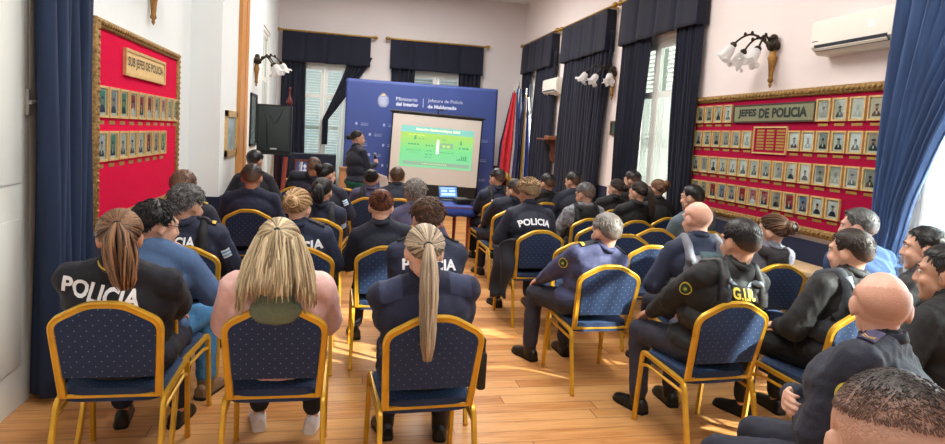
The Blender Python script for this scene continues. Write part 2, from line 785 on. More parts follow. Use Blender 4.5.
class HB(MB):
    """hair collector in the person's space: every vertex carries a strand tone and a fade"""

    def __init__(self, Hm, rng):
        super().__init__()
        self.Hm = Hm
        self.a = []
        self.fd = []
        self.rng = rng

    def put(self, vs, fs, v, fade, head=True):
        if head:
            vs = [self.Hm @ p for p in vs]
        self.add(vs, fs, 0)
        self.a += v if isinstance(v, list) else [v] * len(vs)
        self.fd += fade if isinstance(fade, list) else [fade] * len(vs)

    def strand(self, pts, r, v, head=True, n=5, fade=0.0):
        m = MB()
        m.tube(pts, r, n=n, cap=True)
        self.put([V(p) for p in m.v], m.f, v, fade, head)

    def cap(self, tab, top, side, fade=0.0, tone=0.25, lump=0.004, fade_hi=28, ftop=0.0):
        """closed scalp shell from the crown to the hairline"""
        NA, NE = 56, 16
        vs, av, fv = [], [], []
        ph = self.rng.uniform(0, 9)
        for j in range(NE + 1):
            for i in range(NA):
                az = 360.0 * i / NA
                lo = hairline(az, tab)
                k = j / NE
                el = 90 + (lo - 90) * k
                wt = min(1, max(0, (el + 5) / 60.0))
                t = side + (top - side) * wt
                t += lump * (noise.noise(V((sin(radians(az)) * 4 + ph, cos(radians(az)) * 4, el / 14.0))))
                if j == NE:
                    t = -0.004
                elif j == NE - 1:
                    t *= 0.55
                vs.append(scalp(az, el, t))
                av.append(max(0, min(1, tone + 0.25 * noise.noise(V((az / 9.0, el / 30.0, ph))))))
                fk = min(1, max(0, (fade_hi - el) / 45.0)) if fade else 0
                front = max(0, cos(radians(az)))
                fk = max(fk, 0.0) * fade + ftop * (1 - k) * 0.8
                if fade and j >= NE - 1:
                    fk = min(1, fk + 0.25 * fade)
                fv.append(min(1.0, fk))
        fs = []
        for j in range(NE):
            for i in range(NA):
                fs.append((j * NA + i, j * NA + (i + 1) % NA, (j + 1) * NA + (i + 1) % NA, (j + 1) * NA + i))
        self.put(vs, fs, av, fv)

    def tufts(self, tab, n, ln, r, curl=0.0, min_el=-30, lift=0.3, fade=0.0, t=0.004, fade_hi=28):
        rng = self.rng
        k = 0
        tries = 0
        while k < n and tries < n * 6:
            tries += 1
            az = rng.uniform(0, 360)
            el = math.degrees(math.asin(rng.uniform(-0.6, 1.0)))
            lo = hairline(az, tab)
            if el < max(lo + 3, min_el):
                continue
            fk = (min(1, max(0, (fade_hi - el) / 45.0)) * fade) if fade else 0
            L = ln * rng.uniform(0.7, 1.3) * (1 - 0.75 * fk)
            if el < 25:
                L *= max(0.35, 0.55 + (el - 25) * 0.006)
            tt = t if el > 30 else t * max(0.45, 1 - (30 - el) / 70.0)
            p = scalp(az, el, tt * (1 - fk) - 0.001)
            nrm = (p - C0).normalized()
            if el > 35:
                fl = V((rng.uniform(-0.7, 0.7), 0.8 if abs((az + 180) % 360 - 180) < 110 else -0.5, -0.1))
            else:
                fl = V((rng.uniform(-0.25, 0.25), -0.25, -1))
            fl = (fl - nrm * fl.dot(nrm))
            fl.normalize()
            sd = nrm.cross(fl)
            pts = [p]
            q = p
            cs = rng.choice((-1, 1)) * curl
            for s in range(1, 5):
                a = s * cs
                dr = fl * cos(a) + sd * sin(a) + nrm * (lift * (1 - s * 0.3))
                q = q + dr.normalized() * (L / 4)
                # stay outside the skull
                dv = q - C0
                R = 1 / sqrt((dv.normalized().x / SK[0]) ** 2 + (dv.normalized().y / SK[1]) ** 2 + (dv.normalized().z / SK[2]) ** 2)
                if dv.length < R + 0.003:
                    q = C0 + dv.normalized() * (R + 0.003)
                pts.append(q)
            self.strand(pts, [r * 0.6, r, r, r * 0.8, r * 0.25], rng.uniform(0, 1), fade=fk, n=4)
            k += 1

    def gathered(self, tab, n, tie_az, tie_el, t0=0.004, t1=0.014, r=0.0045, lo_extra=2):
        """strands combed over the scalp from the hairline to the tie"""
        rng = self.rng
        A = scalp(tie_az, tie_el, 0) - C0
        for k in range(n):
            az = 360.0 * (k + rng.uniform(-0.4, 0.4)) / n
            lo = hairline(az, tab)
            el = lo + lo_extra + (rng.uniform(0, 1) ** 2) * max(5, (60 - lo) * 0.5)
            B = scalp(az, el, 0) - C0
            b, a = B.normalized(), A.normalized()
            om = acos(max(-1, min(1, a.dot(b))))
            if om < 0.12 or om > 2.9:
                continue
            pts = []
            for s in range(9):
                q = s / 8
                d = (b * sin((1 - q) * om) + a * sin(q * om)) / sin(om)
                d.normalize()
                R = 1 / sqrt((d.x / SK[0]) ** 2 + (d.y / SK[1]) ** 2 + (d.z / SK[2]) ** 2)
                pts.append(C0 + d * (R + t0 + (t1 - t0) * q + 0.004 * sin(q * 3.1)))
            self.strand(pts, [r * 0.5, r, r, r, r, r, r, r * 0.8, r * 0.6], rng.uniform(0, 1))

    def tail(self, path, radii, n, r=0.004, fray=1.0):
        """hanging bundle in the person's space"""
        rng = self.rng
        path = [V(p) for p in path]
        for k in range(n):
            a = rng.uniform(0, 2 * pi)
            q = sqrt(rng.uniform(0, 1))
            wob = rng.uniform(-0.5, 0.5)
            pts = []
            N = len(path)
            stop = N - (1 if rng.random() < 0.35 else 0)
            for i in range(stop):
                t = (path[min(i + 1, N - 1)] - path[max(i - 1, 0)]).normalized()
                x = t.orthogonal().normalized() if abs(t.x) > 0.9 else (V((1, 0, 0)) - t * t.x).normalized()
                y = t.cross(x)
                aa = a + wob * i * 0.25
                rr = radii[i] * q * (1 + 0.1 * fray * rng.uniform(-1, 1))
                pts.append(path[i] + x * cos(aa) * rr + y * sin(aa) * rr * 0.75)
            if len(pts) > 2:
                self.strand(pts, [r] * (len(pts) - 1) + [r * 0.3], rng.uniform(0, 1), head=False)

    def bun(self, c, rad, n=40, r=0.005):
        rng = self.rng
        m = MB()
        m.ell(c, (rad * 0.8,) * 3)
        self.put([V(p) for p in m.v], m.f, 0.3, 0.0)
        for k in range(n):
            ax = V((rng.gauss(0, 0.35), 1, rng.gauss(0, 0.35))).normalized()
            x = ax.orthogonal().normalized()
            y = ax.cross(x)
            a0 = rng.uniform(0, 6.28)
            h = rng.uniform(-0.7, 0.7)
            pts = []
            for s in range(10):
                a = a0 + s * 0.42
                w = sqrt(max(0.05, 1 - h * h))
                pts.append(V(c) + (x * cos(a) * w + y * sin(a) * w + ax * h) * rad * rng.uniform(0.95, 1.04))
            self.strand(pts, [r * 0.3] + [r] * 8 + [r * 0.3], rng.uniform(0, 1))

    def finish(self, name, m, parent):
        o = self.build(name, m, parent, smooth=180, world=False, recalc=True)
        me = o.data
        for nm, arr in (('v', self.a), ('fade', self.fd)):
            at = me.attributes.new(nm, 'FLOAT', 'POINT')
            at.data.foreach_set('value', arr)
        return o


def shoe_mb(mb, ank, fwd, L=0.28, w=0.048, h=0.075, mi=0, sole=1):
    fwd = V((fwd.x, fwd.y, 0)).normalized()
    rt = V((fwd.y, -fwd.x, 0))
    base = V((ank.x, ank.y, 0))
    st = ((-0.075, 0.6, 0.75), (-0.06, 0.85, 1.0), (-0.02, 0.88, 1.12), (0.03, 0.9, 1.05), (0.08, 1.0, 0.78), (0.13, 1.05, 0.6), (0.17, 0.92, 0.5), (0.195, 0.6, 0.36), (0.203, 0.25, 0.2))
    k = L / 0.28
    for (m_, z0, zs, g) in ((mi, 0.018, 1.0, 1.0), (sole, 0.0, 0.0, 1.06)):
        def fn(u, v):
            j = v * (len(st) - 1)
            i = min(int(j + 1e-6), len(st) - 1)
            y, ww, hh = st[i]
            a = u * 2 * pi
            x = cos(a) * w * ww * g
            if zs:
                z = z0 + max(0, sin(a)) ** 0.7 * h * hh
            else:
                z = 0.0 if sin(a) < 0 else 0.02
            return base + fwd * (y * k * (1.03 if not zs else 1)) + rt * x + V((0, 0, z))
        o = len(mb.v)
        mb.grid(12, len(st), fn, m_, wrap=True)
        mb.add([mb.v[o + i] for i in range(12)], [tuple(range(12))], m_)
        mb.add([mb.v[o + 12 * (len(st) - 1) + i] for i in range(12)], [tuple(range(12))], m_)


def projected(bvh, flat, O, ux, vy, dr, off, fallback=0.3):
    """lay flat 2d geometry on a garment: rays run along dr from the plane at O"""
    vs = []
    for a, b in flat:
        o = O + ux * a + vy * b
        h = bvh.ray_cast(o, dr, 1.2)
        p = h[0] if h[0] is not None else o + dr * fallback
        vs.append(p - dr * off)
    return vs


def disc2d(rx, ry, n=20, rings=3):
    vs = [(0, 0)]
    fs = []
    for j in range(1, rings + 1):
        for k in range(n):
            a = 2 * pi * k / n
            vs.append((rx * j / rings * cos(a), ry * j / rings * sin(a)))
    for k in range(n):
        fs.append((0, 1 + k, 1 + (k + 1) % n))
    for j in range(rings - 1):
        for k in range(n):
            a = 1 + j * n + k
            b = 1 + j * n + (k + 1) % n
            fs.append((a, b, b + n, a + n))
    return vs, fs


def rect2d(w, h, nx=6, ny=4):
    vs = [(w * (i / nx - 0.5), h * (j / ny - 0.5)) for j in range(ny + 1) for i in range(nx + 1)]
    fs = [(j * (nx + 1) + i, j * (nx + 1) + i + 1, (j + 1) * (nx + 1) + i + 1, (j + 1) * (nx + 1) + i) for j in range(ny) for i in range(nx)]
    return vs, fs


PEOPLE = {}
REPORT = []


def person(key, label, px, Y, seat=None, yaw=0, fem=False, skin='mid', hair=('short', 'black'), top=('jacket', 'navy'),
           pants='navy_trousers', shoes='black_leather', pose='lap', hyaw=0, hpitch=-4, hroll=0, bulk=1.0, voxel=0.008, text=None,
           patches=(), extras=(), stand=False, group='seated audience', hs=1.0, foot_in=0.0, splay=0.0):
    rng = random.Random(sum(ord(c) for c in key) * 13 + 5)
    s = 0.93 if fem else 1.0
    T = on_y(px[0], px[1], Y) - V((0, 0, 0.016))
    if seat is None:
        seat = (T.x, T.y - 0.10)
    root = thing('person', label, 'person', (seat[0], seat[1], 0), radians(yaw), group)
    Rz = Matrix.Rotation(radians(-yaw), 3, 'Z')
    Tl = Rz @ (T - V((seat[0], seat[1], 0)))
    P = V((0, 0, 0.945 * s if stand else 0.575))
    ax = (Tl - V((0, 0.02, 0)) - P)
    k = ax.length / (0.685)
    REPORT.append((key, round(k, 2), [round(c, 2) for c in T]))
    up = ax.normalized()
    fw = (V((0, 1, 0)) - up * up.y).normalized()
    rt = fw.cross(up)
    Rt = Matrix((rt, fw, up)).transposed()

    def tp(x, y, z):
        return P + Rt @ V((x, y, z * k * 1.085))
    hy = radians(hyaw)
    Hr = Matrix.Rotation(hy, 3, 'Z') @ Matrix.Rotation(radians(hpitch), 3, 'X') @ Matrix.Rotation(radians(hroll), 3, 'Y')
    Hm = Matrix.Translation(Tl) @ Hr.to_4x4() @ Matrix.Scale(s * 1.13 * hs, 4)

    def hp(x, y, z):
        return Hm @ V((x, y, z))
    w = (1.0 if fem else 1.10) * bulk
    # ---- joints
    ws = 0.45 + 0.55 * w
    SH = [tp(sd * 0.166 * ws, -0.005, 0.418) for sd in (-1, 1)]
    if stand:
        HIP = [V((sd * 0.09, 0, 0.90 * s)) for sd in (-1, 1)]
        KN = [V((sd * 0.10, 0.02, 0.49 * s)) for sd in (-1, 1)]
        AN = [V((sd * 0.10, -0.03, 0.09)) for sd in (-1, 1)]
    else:
        HIP = [V((sd * 0.095, 0.02, 0.555)) for sd in (-1, 1)]
        KN = [V((sd * (0.15 + splay), 0.43, 0.525)) for sd in (-1, 1)]
        AN = [V((sd * (0.15 + splay * 0.7 + rng.uniform(-0.02, 0.03)), 0.42 - foot_in + rng.uniform(-0.05, 0.06), 0.09)) for sd in (-1, 1)]
    hands = []
    for i, sd in enumerate((-1, 1)):
        po = V((sd * 1.0 * (0.6 + 0.4 * bulk), -0.5, -0.9))
        if pose == 'lap':
            W = V((sd * 0.125, 0.25, 0.67)) + V((rng.uniform(-0.02, 0.02), rng.uniform(-0.03, 0.03), 0))
            d, n, cu = V((-sd * 0.25, 1, -0.15)), V((0, -0.1, -1)), 0.35
        elif pose == 'knees':
            W = V((sd * 0.15, 0.36, 0.64))
            d, n, cu = V((-sd * 0.1, 1, -0.35)), V((0, -0.3, -1)), 0.4
        elif pose == 'cross':
            W = tp(-sd * 0.02, 0.235 + 0.02 * sd, 0.19 + 0.03 * sd)
            d, n, cu = V((-sd * 1, -0.15, 0.05)), V((0, -1, -0.1)), 0.55
        elif pose == 'crosslow':
            W = V((-sd * 0.08, 0.24 + 0.02 * sd, 0.72 + 0.02 * sd))
            d, n, cu = V((-sd * 1, 0.15, -0.05)), V((0, -1, -0.1)), 0.35
        elif pose == 'chin':
            if sd > 0:
                W = hp(0.035, 0.135, -0.155)
                d, n, cu = Hr @ V((-0.25, -0.25, 1)), Hr @ V((-0.3, -1, 0)), 0.6
                po = V((0.6, 0.3, -0.9))
            else:
                W = V((-0.06, 0.27, 0.665))
                d, n, cu = V((0.4, 1, -0.1)), V((0, 0, -1)), 0.35
        elif pose == 'present':
            if sd > 0:          # hand with the microphone in front of the chest
                W = tp(0.09, 0.30, 0.27)
                d, n, cu = V((-0.25, 0.25, 1)), V((-1, 0.2, 0.1)), 0.95
            else:               # forearm forward with the sheet of paper
                W = tp(-0.07, 0.36, 0.09)
                d, n, cu = V((0.1, 1, 0.0)), V((1, 0, 0.1)), 0.6
            po = V((sd * 0.35, -0.6, -0.8))
        E, W = ik(SH[i], W, 0.285 * s, 0.255 * s, po)
        hands.append((E, W, d, n, cu))

    # ---- the continuous body
    mb = MB()
    mb.ell(P + V((0, 0, 0.0)), (0.155 * w, 0.115 * w, 0.105), Rt)
    mb.ell(tp(0, 0.01, 0.16), (0.14 * w, 0.10 * w, 0.14), Rt)
    mb.ell(tp(0, 0.005, 0.32), (0.165 * w, 0.108 * w, 0.16), Rt)
    mb.rc(SH[0] + Rt @ V((0.03, 0, 0)), SH[1] - Rt @ V((0.03, 0, 0)), 0.058, 0.058)
    nb = tp(0, -0.012, 0.50)
    for i, sd in enumerate((-1, 1)):
        mb.rc(tp(sd * 0.115 * ws, -0.012, 0.430), tp(sd * 0.035, -0.015, 0.495), 0.046, 0.043)
    mb.rc(nb - Rt @ V((0, 0, 0.05)), hp(0, -0.022, -0.045), 0.058 * s, 0.054 * s * (1.06 if bulk > 1 else 1))
    # head
    h = s * 1.13 * hs
    R4 = Hr
    mb.ell(hp(0, -0.012, 0.025), (0.077 * h, 0.098 * h, 0.092 * h), R4, 22, 14)
    mb.ell(hp(0, 0.034, -0.032), (0.064 * h, 0.061 * h, 0.086 * h), R4)
    mb.ell(hp(0, 0.035, -0.078), (0.050 * h, 0.050 * h, 0.040 * h), R4)
    mb.ell(hp(0, 0.072, -0.100), (0.022 * h, 0.020 * h, 0.018 * h), R4)
    mb.rc(hp(0, 0.086, 0.018), hp(0, 0.103, -0.026), 0.010 * h, 0.0145 * h, 10)
    for sd in (-1, 1):
        mb.ell(hp(sd * 0.013, 0.096, -0.030), (0.010 * h, 0.011 * h, 0.009 * h), R4, 10, 6)
        mb.rc(hp(sd * 0.014, 0.086, 0.033), hp(sd * 0.048, 0.070, 0.032), 0.013 * h, 0.011 * h, 8)
        mb.ell(hp(sd * 0.040, 0.062, -0.028), (0.024 * h, 0.024 * h, 0.024 * h), R4, 10, 8)
        Re = R4 @ Matrix.Rotation(radians(-sd * 24), 3, 'Z') @ Matrix.Rotation(radians(-12), 3, 'X')
        mb.ell(hp(sd * 0.080, -0.012, -0.002), (0.0085 * h, 0.018 * h, 0.030 * h), Re, 12, 8)
        mb.rc(hp(sd * 0.075, -0.002, -0.026), hp(sd * 0.077, -0.006, -0.031), 0.009 * h, 0.008 * h, 8)
    mb.ell(hp(0, 0.084, -0.058), (0.022 * h, 0.011 * h, 0.006 * h), R4, 12, 6)
    mb.ell(hp(0, 0.082, -0.069), (0.018 * h, 0.011 * h, 0.006 * h), R4, 12, 6)
    # arms, hands, legs, feet
    for i, sd in enumerate((-1, 1)):
        E, W, d, n, cu = hands[i]
        mb.rc(SH[i], E, 0.046 * s, 0.038 * s)
        mb.rc(E, W, 0.040 * s, 0.027 * s)
        hand(mb, W, d, n, 1 if sd < 0 else -1, s, cu)
        mb.rc(HIP[i], KN[i], 0.082 * s, 0.056 * s)
        mb.rc(KN[i], AN[i] + (KN[i] - AN[i]) * 0.55, 0.054 * s, 0.052 * s)
        mb.rc(AN[i] + (KN[i] - AN[i]) * 0.55, AN[i], 0.052 * s, 0.036 * s)
        fd = V((sd * 0.18, 1, 0)).normalized()
        mb.rc(AN[i] + V((0, 0, -0.045)), AN[i] + fd * 0.13 + V((0, 0, -0.055)), 0.036, 0.026)
    bme = remeshed(mb, voxel, 3)
    body = link('body', bme, SKIN[skin], root, 180)
    # eyes
    for sd in (-1, 1):
        eb = MB()
        eb.ell(hp(sd * 0.031, 0.0775, 0.014), (0.0125 * h, 0.0115 * h, 0.0085 * h), R4, 12, 8, 0)
        eb.ell(hp(sd * 0.031, 0.0865, 0.014), (0.0052 * h, 0.0032 * h, 0.0052 * h), R4, 10, 6, 1)
        eb.build('eye', [M_EYE, M_IRIS], root, 180, world=False)
    # ---- hair
    style, hm = hair[0], HAIR[hair[1]]
    hb = HB(Hm, rng)
    for sd in (-1, 1):      # brows
        hb.strand([V((sd * 0.014, 0.099, 0.034)), V((sd * 0.033, 0.092, 0.040)), V((sd * 0.050, 0.078, 0.036))], [0.003, 0.0045, 0.002], 0.3)
    dens = hair[2] if len(hair) > 2 else 260
    if style == 'short':
        hb.cap(HL_M, 0.014, 0.006, 0.35, 0.2)
        hb.tufts(HL_M, dens * 2, 0.026, 0.0026, 0.08, fade=0.3, lift=0.2, t=0.009)
    elif style == 'fade':
        hb.cap(HL_M, 0.013, 0.006, 0.45, 0.2, lump=0.002, fade_hi=0)
        hb.tufts(HL_M, dens * 2, 0.022, 0.0024, 0.08, min_el=-26, fade=0.4, lift=0.2, t=0.009, fade_hi=0)
    elif style == 'crew':
        hb.cap(HL_M, 0.010, 0.001, 0.97, 0.2, lump=0.001, fade_hi=60)
        hb.tufts(HL_M, dens, 0.010, 0.0010, 0.0, min_el=28, lift=0.9, fade=0.5, t=0.008, fade_hi=56)
    elif style == 'receding':
        hb.cap(HL_R, 0.006, 0.006, 0.35, 0.3, ftop=0.55)
        hb.tufts(HL_R, dens, 0.022, 0.0036, 0.1, fade=0.2, t=0.004)
    elif style == 'stubble':
        # shaved head: only a faint shadow round the sides and back
        NA = 48
        vs, fs, av, fv = [], [], [], []
        for j in range(5):
            for i in range(NA):
                az = 360.0 * i / NA
                lo = hairline(az, HL_M)
                a = abs((az + 180) % 360 - 180)
                hi = 30 if a > 60 else 30 - (60 - a)
                hi = max(hi, lo + 0.5)
                el = hi + (lo - hi) * j / 4
                vs.append(scalp(az, el, (-0.004, 0.0012, 0.0016, 0.0012, -0.004)[j]))
                av.append(0.3)
                fv.append((0.99, 0.93, 0.85, 0.85, 0.96)[j])
        for j in range(4):
            for i in range(NA):
                fs.append((j * NA + i, j * NA + (i + 1) % NA, (j + 1) * NA + (i + 1) % NA, (j + 1) * NA + i))
        hb.put(vs, fs, av, fv)
    elif style == 'wavy':
        hb.cap(HL_M, 0.017, 0.009, 0.0, 0.2, lump=0.010)
        hb.tufts(HL_M, dens * 2, 0.040, 0.0034, 0.22, lift=0.42, t=0.012)
    elif style == 'curly':
        hb.cap(HL_F, 0.028, 0.024, 0.0, 0.25, lump=0.012)
        hb.tufts(HL_F, int(dens * 1.8), 0.050, 0.0042, 0.85, lift=0.9, t=0.022)
    elif style in ('bun', 'lowbun', 'bunloose'):
        te = {'bun': 22, 'lowbun': -6, 'bunloose': 8}[style]
        hb.cap(HL_F, 0.008, 0.008, 0.0, 0.2, lump=0.004)
        hb.gathered(HL_F, 110, 180, te)
        c = scalp(180, te, 0.030)
        hb.bun(c, 0.040 if style != 'bunloose' else 0.048)
        if style == 'bunloose':
            hb.gathered(HL_F, 40, 175, te + 10, 0.012, 0.03)
    elif style in ('pony', 'longpony'):
        te = 20 if style == 'pony' else 4
        hb.cap(HL_F, 0.009, 0.008, 0.0, 0.15, lump=0.003)
        hb.gathered(HL_F, 130, 180, te, r=0.0048)
        tie = Hm @ scalp(180, te, 0.018)
        bk = Hr @ V((0, -1, 0))
        bk = V((bk.x, bk.y, 0)).normalized()
        L = hair[3] if len(hair) > 3 else 0.28
        pth = [tie - bk * 0.02, tie + bk * 0.02 + V((0, 0, 0.006))]
        for q in range(1, 8):
            f = q / 7
            pth.append(tie + bk * (0.035 + 0.030 * sin(f * 2.2)) + V(((hair[5] if len(hair) > 5 else 0.012) * f, -0.02 * f, -L * f)))
        wd = hair[4] if len(hair) > 4 else 0.032
        hb.tail(pth, [0.014, 0.014, wd * 0.85, wd, wd * 1.05, wd, wd * 0.9, wd * 0.75, wd * 0.45], 90, 0.0048)
        hb.finish('hair', hm, root)
        tb = MB()
        tb.tube([tie + bk * 0.004 + V((0.017 * cos(a), 0, 0.017 * sin(a))) for a in [2 * pi * q / 12 for q in range(12)]], 0.006, n=6, closed=True)
        tb.build('hair_tie', mat('black_elastic', (18, 18, 20), 0.7), root, 180, world=False)
        hb = None
    elif style == 'halfup':
        hb.cap(HL_F, 0.012, 0.012, 0.0, 0.3, lump=0.003)
        tie_az, te = 180, 30
        hb.gathered(HL_F, 110, tie_az, te, 0.012, 0.024, 0.0046, lo_extra=14)
        tie = Hm @ scalp(180, te, 0.028)
        rngl = rng
        for q in range(260):
            az = rngl.uniform(62, 298)
            el = rngl.uniform(-5, 18)
            p = Hm @ scalp(az, el, 0.016 + rngl.uniform(0, 0.008))
            c2 = Hm @ C0
            out = V((p.x - c2.x, p.y - c2.y, 0)).normalized()
            L = rngl.uniform(0.23, 0.31) * (0.80 if 140 < az < 220 else 1.0)
            pts = [Hm @ scalp(az, min(60, el + 26), 0.010), p]
            for f in (0.2, 0.4, 0.6, 0.8, 1.0):
                flare = 0.042 * sin(f * 1.9) + 0.03 * f
                pts.append(p + out * flare + V((0, -0.035 * f, -L * f)) + V((rngl.uniform(-0.004, 0.004), 0, 0)))
            hb.strand(pts, [0.003, 0.005, 0.0055, 0.0055, 0.005, 0.0045, 0.0015], rngl.uniform(0, 1), head=False)
        bk = Hr @ V((0, -1, 0))
        pth = [tie, tie + bk * 0.012 + V((0, 0, -0.01))]
        for f in (0.2, 0.4, 0.6, 0.8, 1.0):
            pth.append(tie + bk * (0.012 + 0.05 * f) + V((0, -0.01 * f, -0.29 * f)))
        hb.tail(pth, [0.012, 0.016, 0.030, 0.045, 0.055, 0.055, 0.045], 110, 0.0048)
        hb.finish('hair', hm, root)
        tb = MB()
        tb.ell(tie + bk * 0.010, (0.014, 0.010, 0.012), None, 10, 8)
        tb.build('hair_tie', mat('black_elastic', (18, 18, 20), 0.7), root, 180, world=False)
        hb = None
    if hb is not None:
        hb.finish('hair', hm, root)
    # ---- trousers and shoes
    tb = MB()
    tb.ell(P + V((0, -0.005, 0.0)), (0.178 * w, 0.135 * w, 0.115), None)
    for i in range(2):
        tb.rc(HIP[i], KN[i], 0.097 * s * max(1, bulk), 0.072 * s)
        tb.rc(KN[i], AN[i] + V((0, 0, 0.05)), 0.070 * s, 0.060 * s)
    tme = remeshed(tb, 0.012, 4)
    wrinkle(tme, 0.0035, len(key) * 7 + ord(key[-1]))
    link('trousers', tme, CLOTH[pants], root, 180)
    for i, sd in enumerate((-1, 1)):
        sb = MB()
        fd = V((sd * 0.18, 1, 0))
        shoe_mb(sb, AN[i], fd, 0.28 if not fem else 0.255, 0.047 * s)
        if 'boot' in extras:
            sb.rc(AN[i] + V((0, 0, -0.02)), AN[i] + V((0, 0, 0.10)), 0.05, 0.056)
        sb.build('shoe', [CLOTH[shoes], CLOTH['white_sole' if shoes == 'white_trainer' else 'black_sole']], root, 50, world=False)
    # ---- upper garment
    kind, cm = top[0], CLOTH[top[1]]
    puff = {'puffer': 0.036, 'sweater': 0.024, 'jacket': 0.027, 'tee': 0.014, 'shirt': 0.018, 'hoodie': 0.030}.get(kind, 0.024)
    jb = MB()
    jb.ell(P + V((0, 0, 0.01)), (0.155 * w + puff + 0.012, 0.118 * w + puff, 0.10), Rt)
    jb.ell(tp(0, 0.008, 0.16), (0.145 * w + puff, 0.104 * w + puff, 0.15), Rt)
    jb.ell(tp(0, 0.002, 0.31), (0.168 * w + puff, 0.110 * w + puff, 0.16 + puff * 0.4), Rt)
    jb.rc(SH[0] + Rt @ V((0.035, 0, -0.005)), SH[1] - Rt @ V((0.035, 0, 0.005)), 0.054 + puff * 0.6, 0.054 + puff * 0.6)
    for i, sd in enumerate((-1, 1)):
        E, W, d, n, cu = hands[i]
        jb.rc(tp(sd * 0.115 * ws, -0.012, 0.430), tp(sd * 0.035, -0.018, 0.492), 0.056 + puff * 0.6, 0.056 + puff * 0.3)
        jb.rc(SH[i] - Rt @ V((sd * 0.01, 0, 0.005)), tp(sd * 0.05, -0.016, 0.475), 0.058 * s + puff * 0.75, 0.064 * s + puff * 0.4)
        jb.rc(SH[i], E, 0.050 * s * (0.6 + 0.4 * bulk) + puff * 0.9, 0.052 * s * (0.6 + 0.4 * bulk) + puff)
        if kind not in ('tee',):
            jb.rc(E, W - (W - E) * 0.03, 0.050 * s * (0.6 + 0.4 * bulk) + puff * 0.9, 0.036 * s + puff * 0.45)
        else:
            jb.rc(E, E + (W - E) * 0.15, 0.046 * s + puff * 0.7, 0.044 * s + puff * 0.6)
    jb.rc(tp(0, -0.012, 0.40), tp(0, -0.014, 0.492), 0.080 * s, 0.074 * s)
    if kind in ('jacket', 'puffer', 'shirt', 'hoodie'):
        nd_ = (hp(0, -0.022, -0.045) - nb).normalized()
        jb.rc(nb - nd_ * 0.03, nb + nd_ * (0.026 if kind != 'shirt' else 0.018), 0.070, 0.069)
    jme = remeshed(jb, 0.011, 5)
    wrinkle(jme, 0.0042 if kind in ('jacket', 'puffer', 'hoodie') else 0.0026, ord(key[0]) + ord(key[-1]) * 3)
    gname = {'puffer': 'jacket', 'hoodie': 'sweatshirt', 'tee': 'shirt'}.get(kind, kind)
    jo = link(gname, jme, cm, root, 180)
    bvh = BVHTree.FromPolygons([v.co.copy() for v in jme.vertices], [tuple(p.vertices) for p in jme.polygons])
    if kind in ('jacket', 'shirt', 'hoodie') or 'collar' in extras:
        nd_ = (hp(0, -0.022, -0.045) - nb).normalized()
        x = nd_.orthogonal().normalized()
        y = nd_.cross(x)
        cb = MB()
        for (zz, rr, th) in ((0.028, 0.071, 0.0085),):
            cb.tube([nb + nd_ * zz + x * cos(a) * rr + y * sin(a) * rr for a in [2 * pi * q / 24 for q in range(24)]], th, n=6, closed=True, up=nd_, profile=[(2.2, 0.6), (2.2, -0.6), (-1.8, -0.9), (-1.8, 0.9)])
        cb.build('collar', cm if 'yellow_collar' not in extras else CLOTH['navy_deep'], jo, 180, world=False)
        if 'yellow_collar' in extras:
            cb = MB()
            cb.tube([nb + nd_ * 0.031 + x * cos(a) * 0.079 + y * sin(a) * 0.079 for a in [2 * pi * q / 24 for q in range(24)]], 0.004, n=6, closed=True)
            cb.build('collar_piping', CLOTH['yellow_thread'], jo, 180, world=False)
    # ---- protective vest over the top
    vest = [e for e in extras if isinstance(e, tuple) and e[0] == 'vest']
    if vest:
        vm = CLOTH[vest[0][1]]
        vb = MB()
        vb.ell(tp(0, 0.004, 0.17), (0.150 * w + puff + 0.010, 0.108 * w + puff + 0.016, 0.13), Rt)
        vb.ell(tp(0, 0.0, 0.30), (0.150 * w + puff, 0.113 * w + puff + 0.017, 0.15), Rt)
        for sd in (-1, 1):
            pts = [tp(sd * 0.10 * w, -0.10 * w - puff, 0.36), tp(sd * 0.095 * w, -0.075 - puff, 0.455), tp(sd * 0.09 * w, -0.02, 0.505 + puff * 0.4), tp(sd * 0.095 * w, 0.06 + puff, 0.46), tp(sd * 0.10 * w, 0.10 + puff, 0.36)]
            for a, b in zip(pts, pts[1:]):
                vb.rc(a, b, 0.034, 0.034)
        vme = remeshed(vb, 0.011, 4)
        wrinkle(vme, 0.0022, 11)
        vo = link('vest', vme, vm, root, 180)
        bvh = BVHTree.FromPolygons([v.co.copy() for v in jme.vertices] + [v.co.copy() for v in vme.vertices],
                                   [tuple(p.vertices) for p in jme.polygons] + [tuple(i + len(jme.vertices) for i in p.vertices) for p in vme.polygons])
    base_parent = vo if vest else jo
    bx, by, bz = Rt @ V((1, 0, 0)), Rt @ V((0, 1, 0)), Rt @ V((0, 0, 1))

    def back_patch(name, vs, fs, x, t, m, off=0.004, thick=0.0, tilt=0.0, par=None):
        ux = bx * cos(tilt) + bz * sin(tilt)
        vy = -bx * sin(tilt) + bz * cos(tilt)
        pv = projected(bvh, vs, tp(x, -0.6, t), ux, vy, by, off, 0.42)
        b = MB()
        b.add(pv, fs)
        return b.build(name, m, par or base_parent, 40, world=False, recalc=False, thick=thick)

    if text:
        body_t, width, t, cname = text[:4]
        x0 = text[4] if len(text) > 4 else 0.0
        arc = text[5] if len(text) > 5 else 0.0
        tilt = text[6] if len(text) > 6 else 0.0
        vs, fs, ww, hh = text_mesh(body_t, 1.0, 0.035, maxlen=0.14)
        sc = width / ww
        vs = [(a * sc, b * sc) for a, b in vs]
        if arc:
            R = 1 / arc
            vs = [((R + b) * sin(a / R), (R + b) * cos(a / R) - R) for a, b in vs]
        back_patch('lettering', vs, fs, x0, t, CLOTH[cname], 0.005 if not any(isinstance(e, tuple) and e[0] == 'panel' for e in extras) else 0.019, 0.0, tilt)
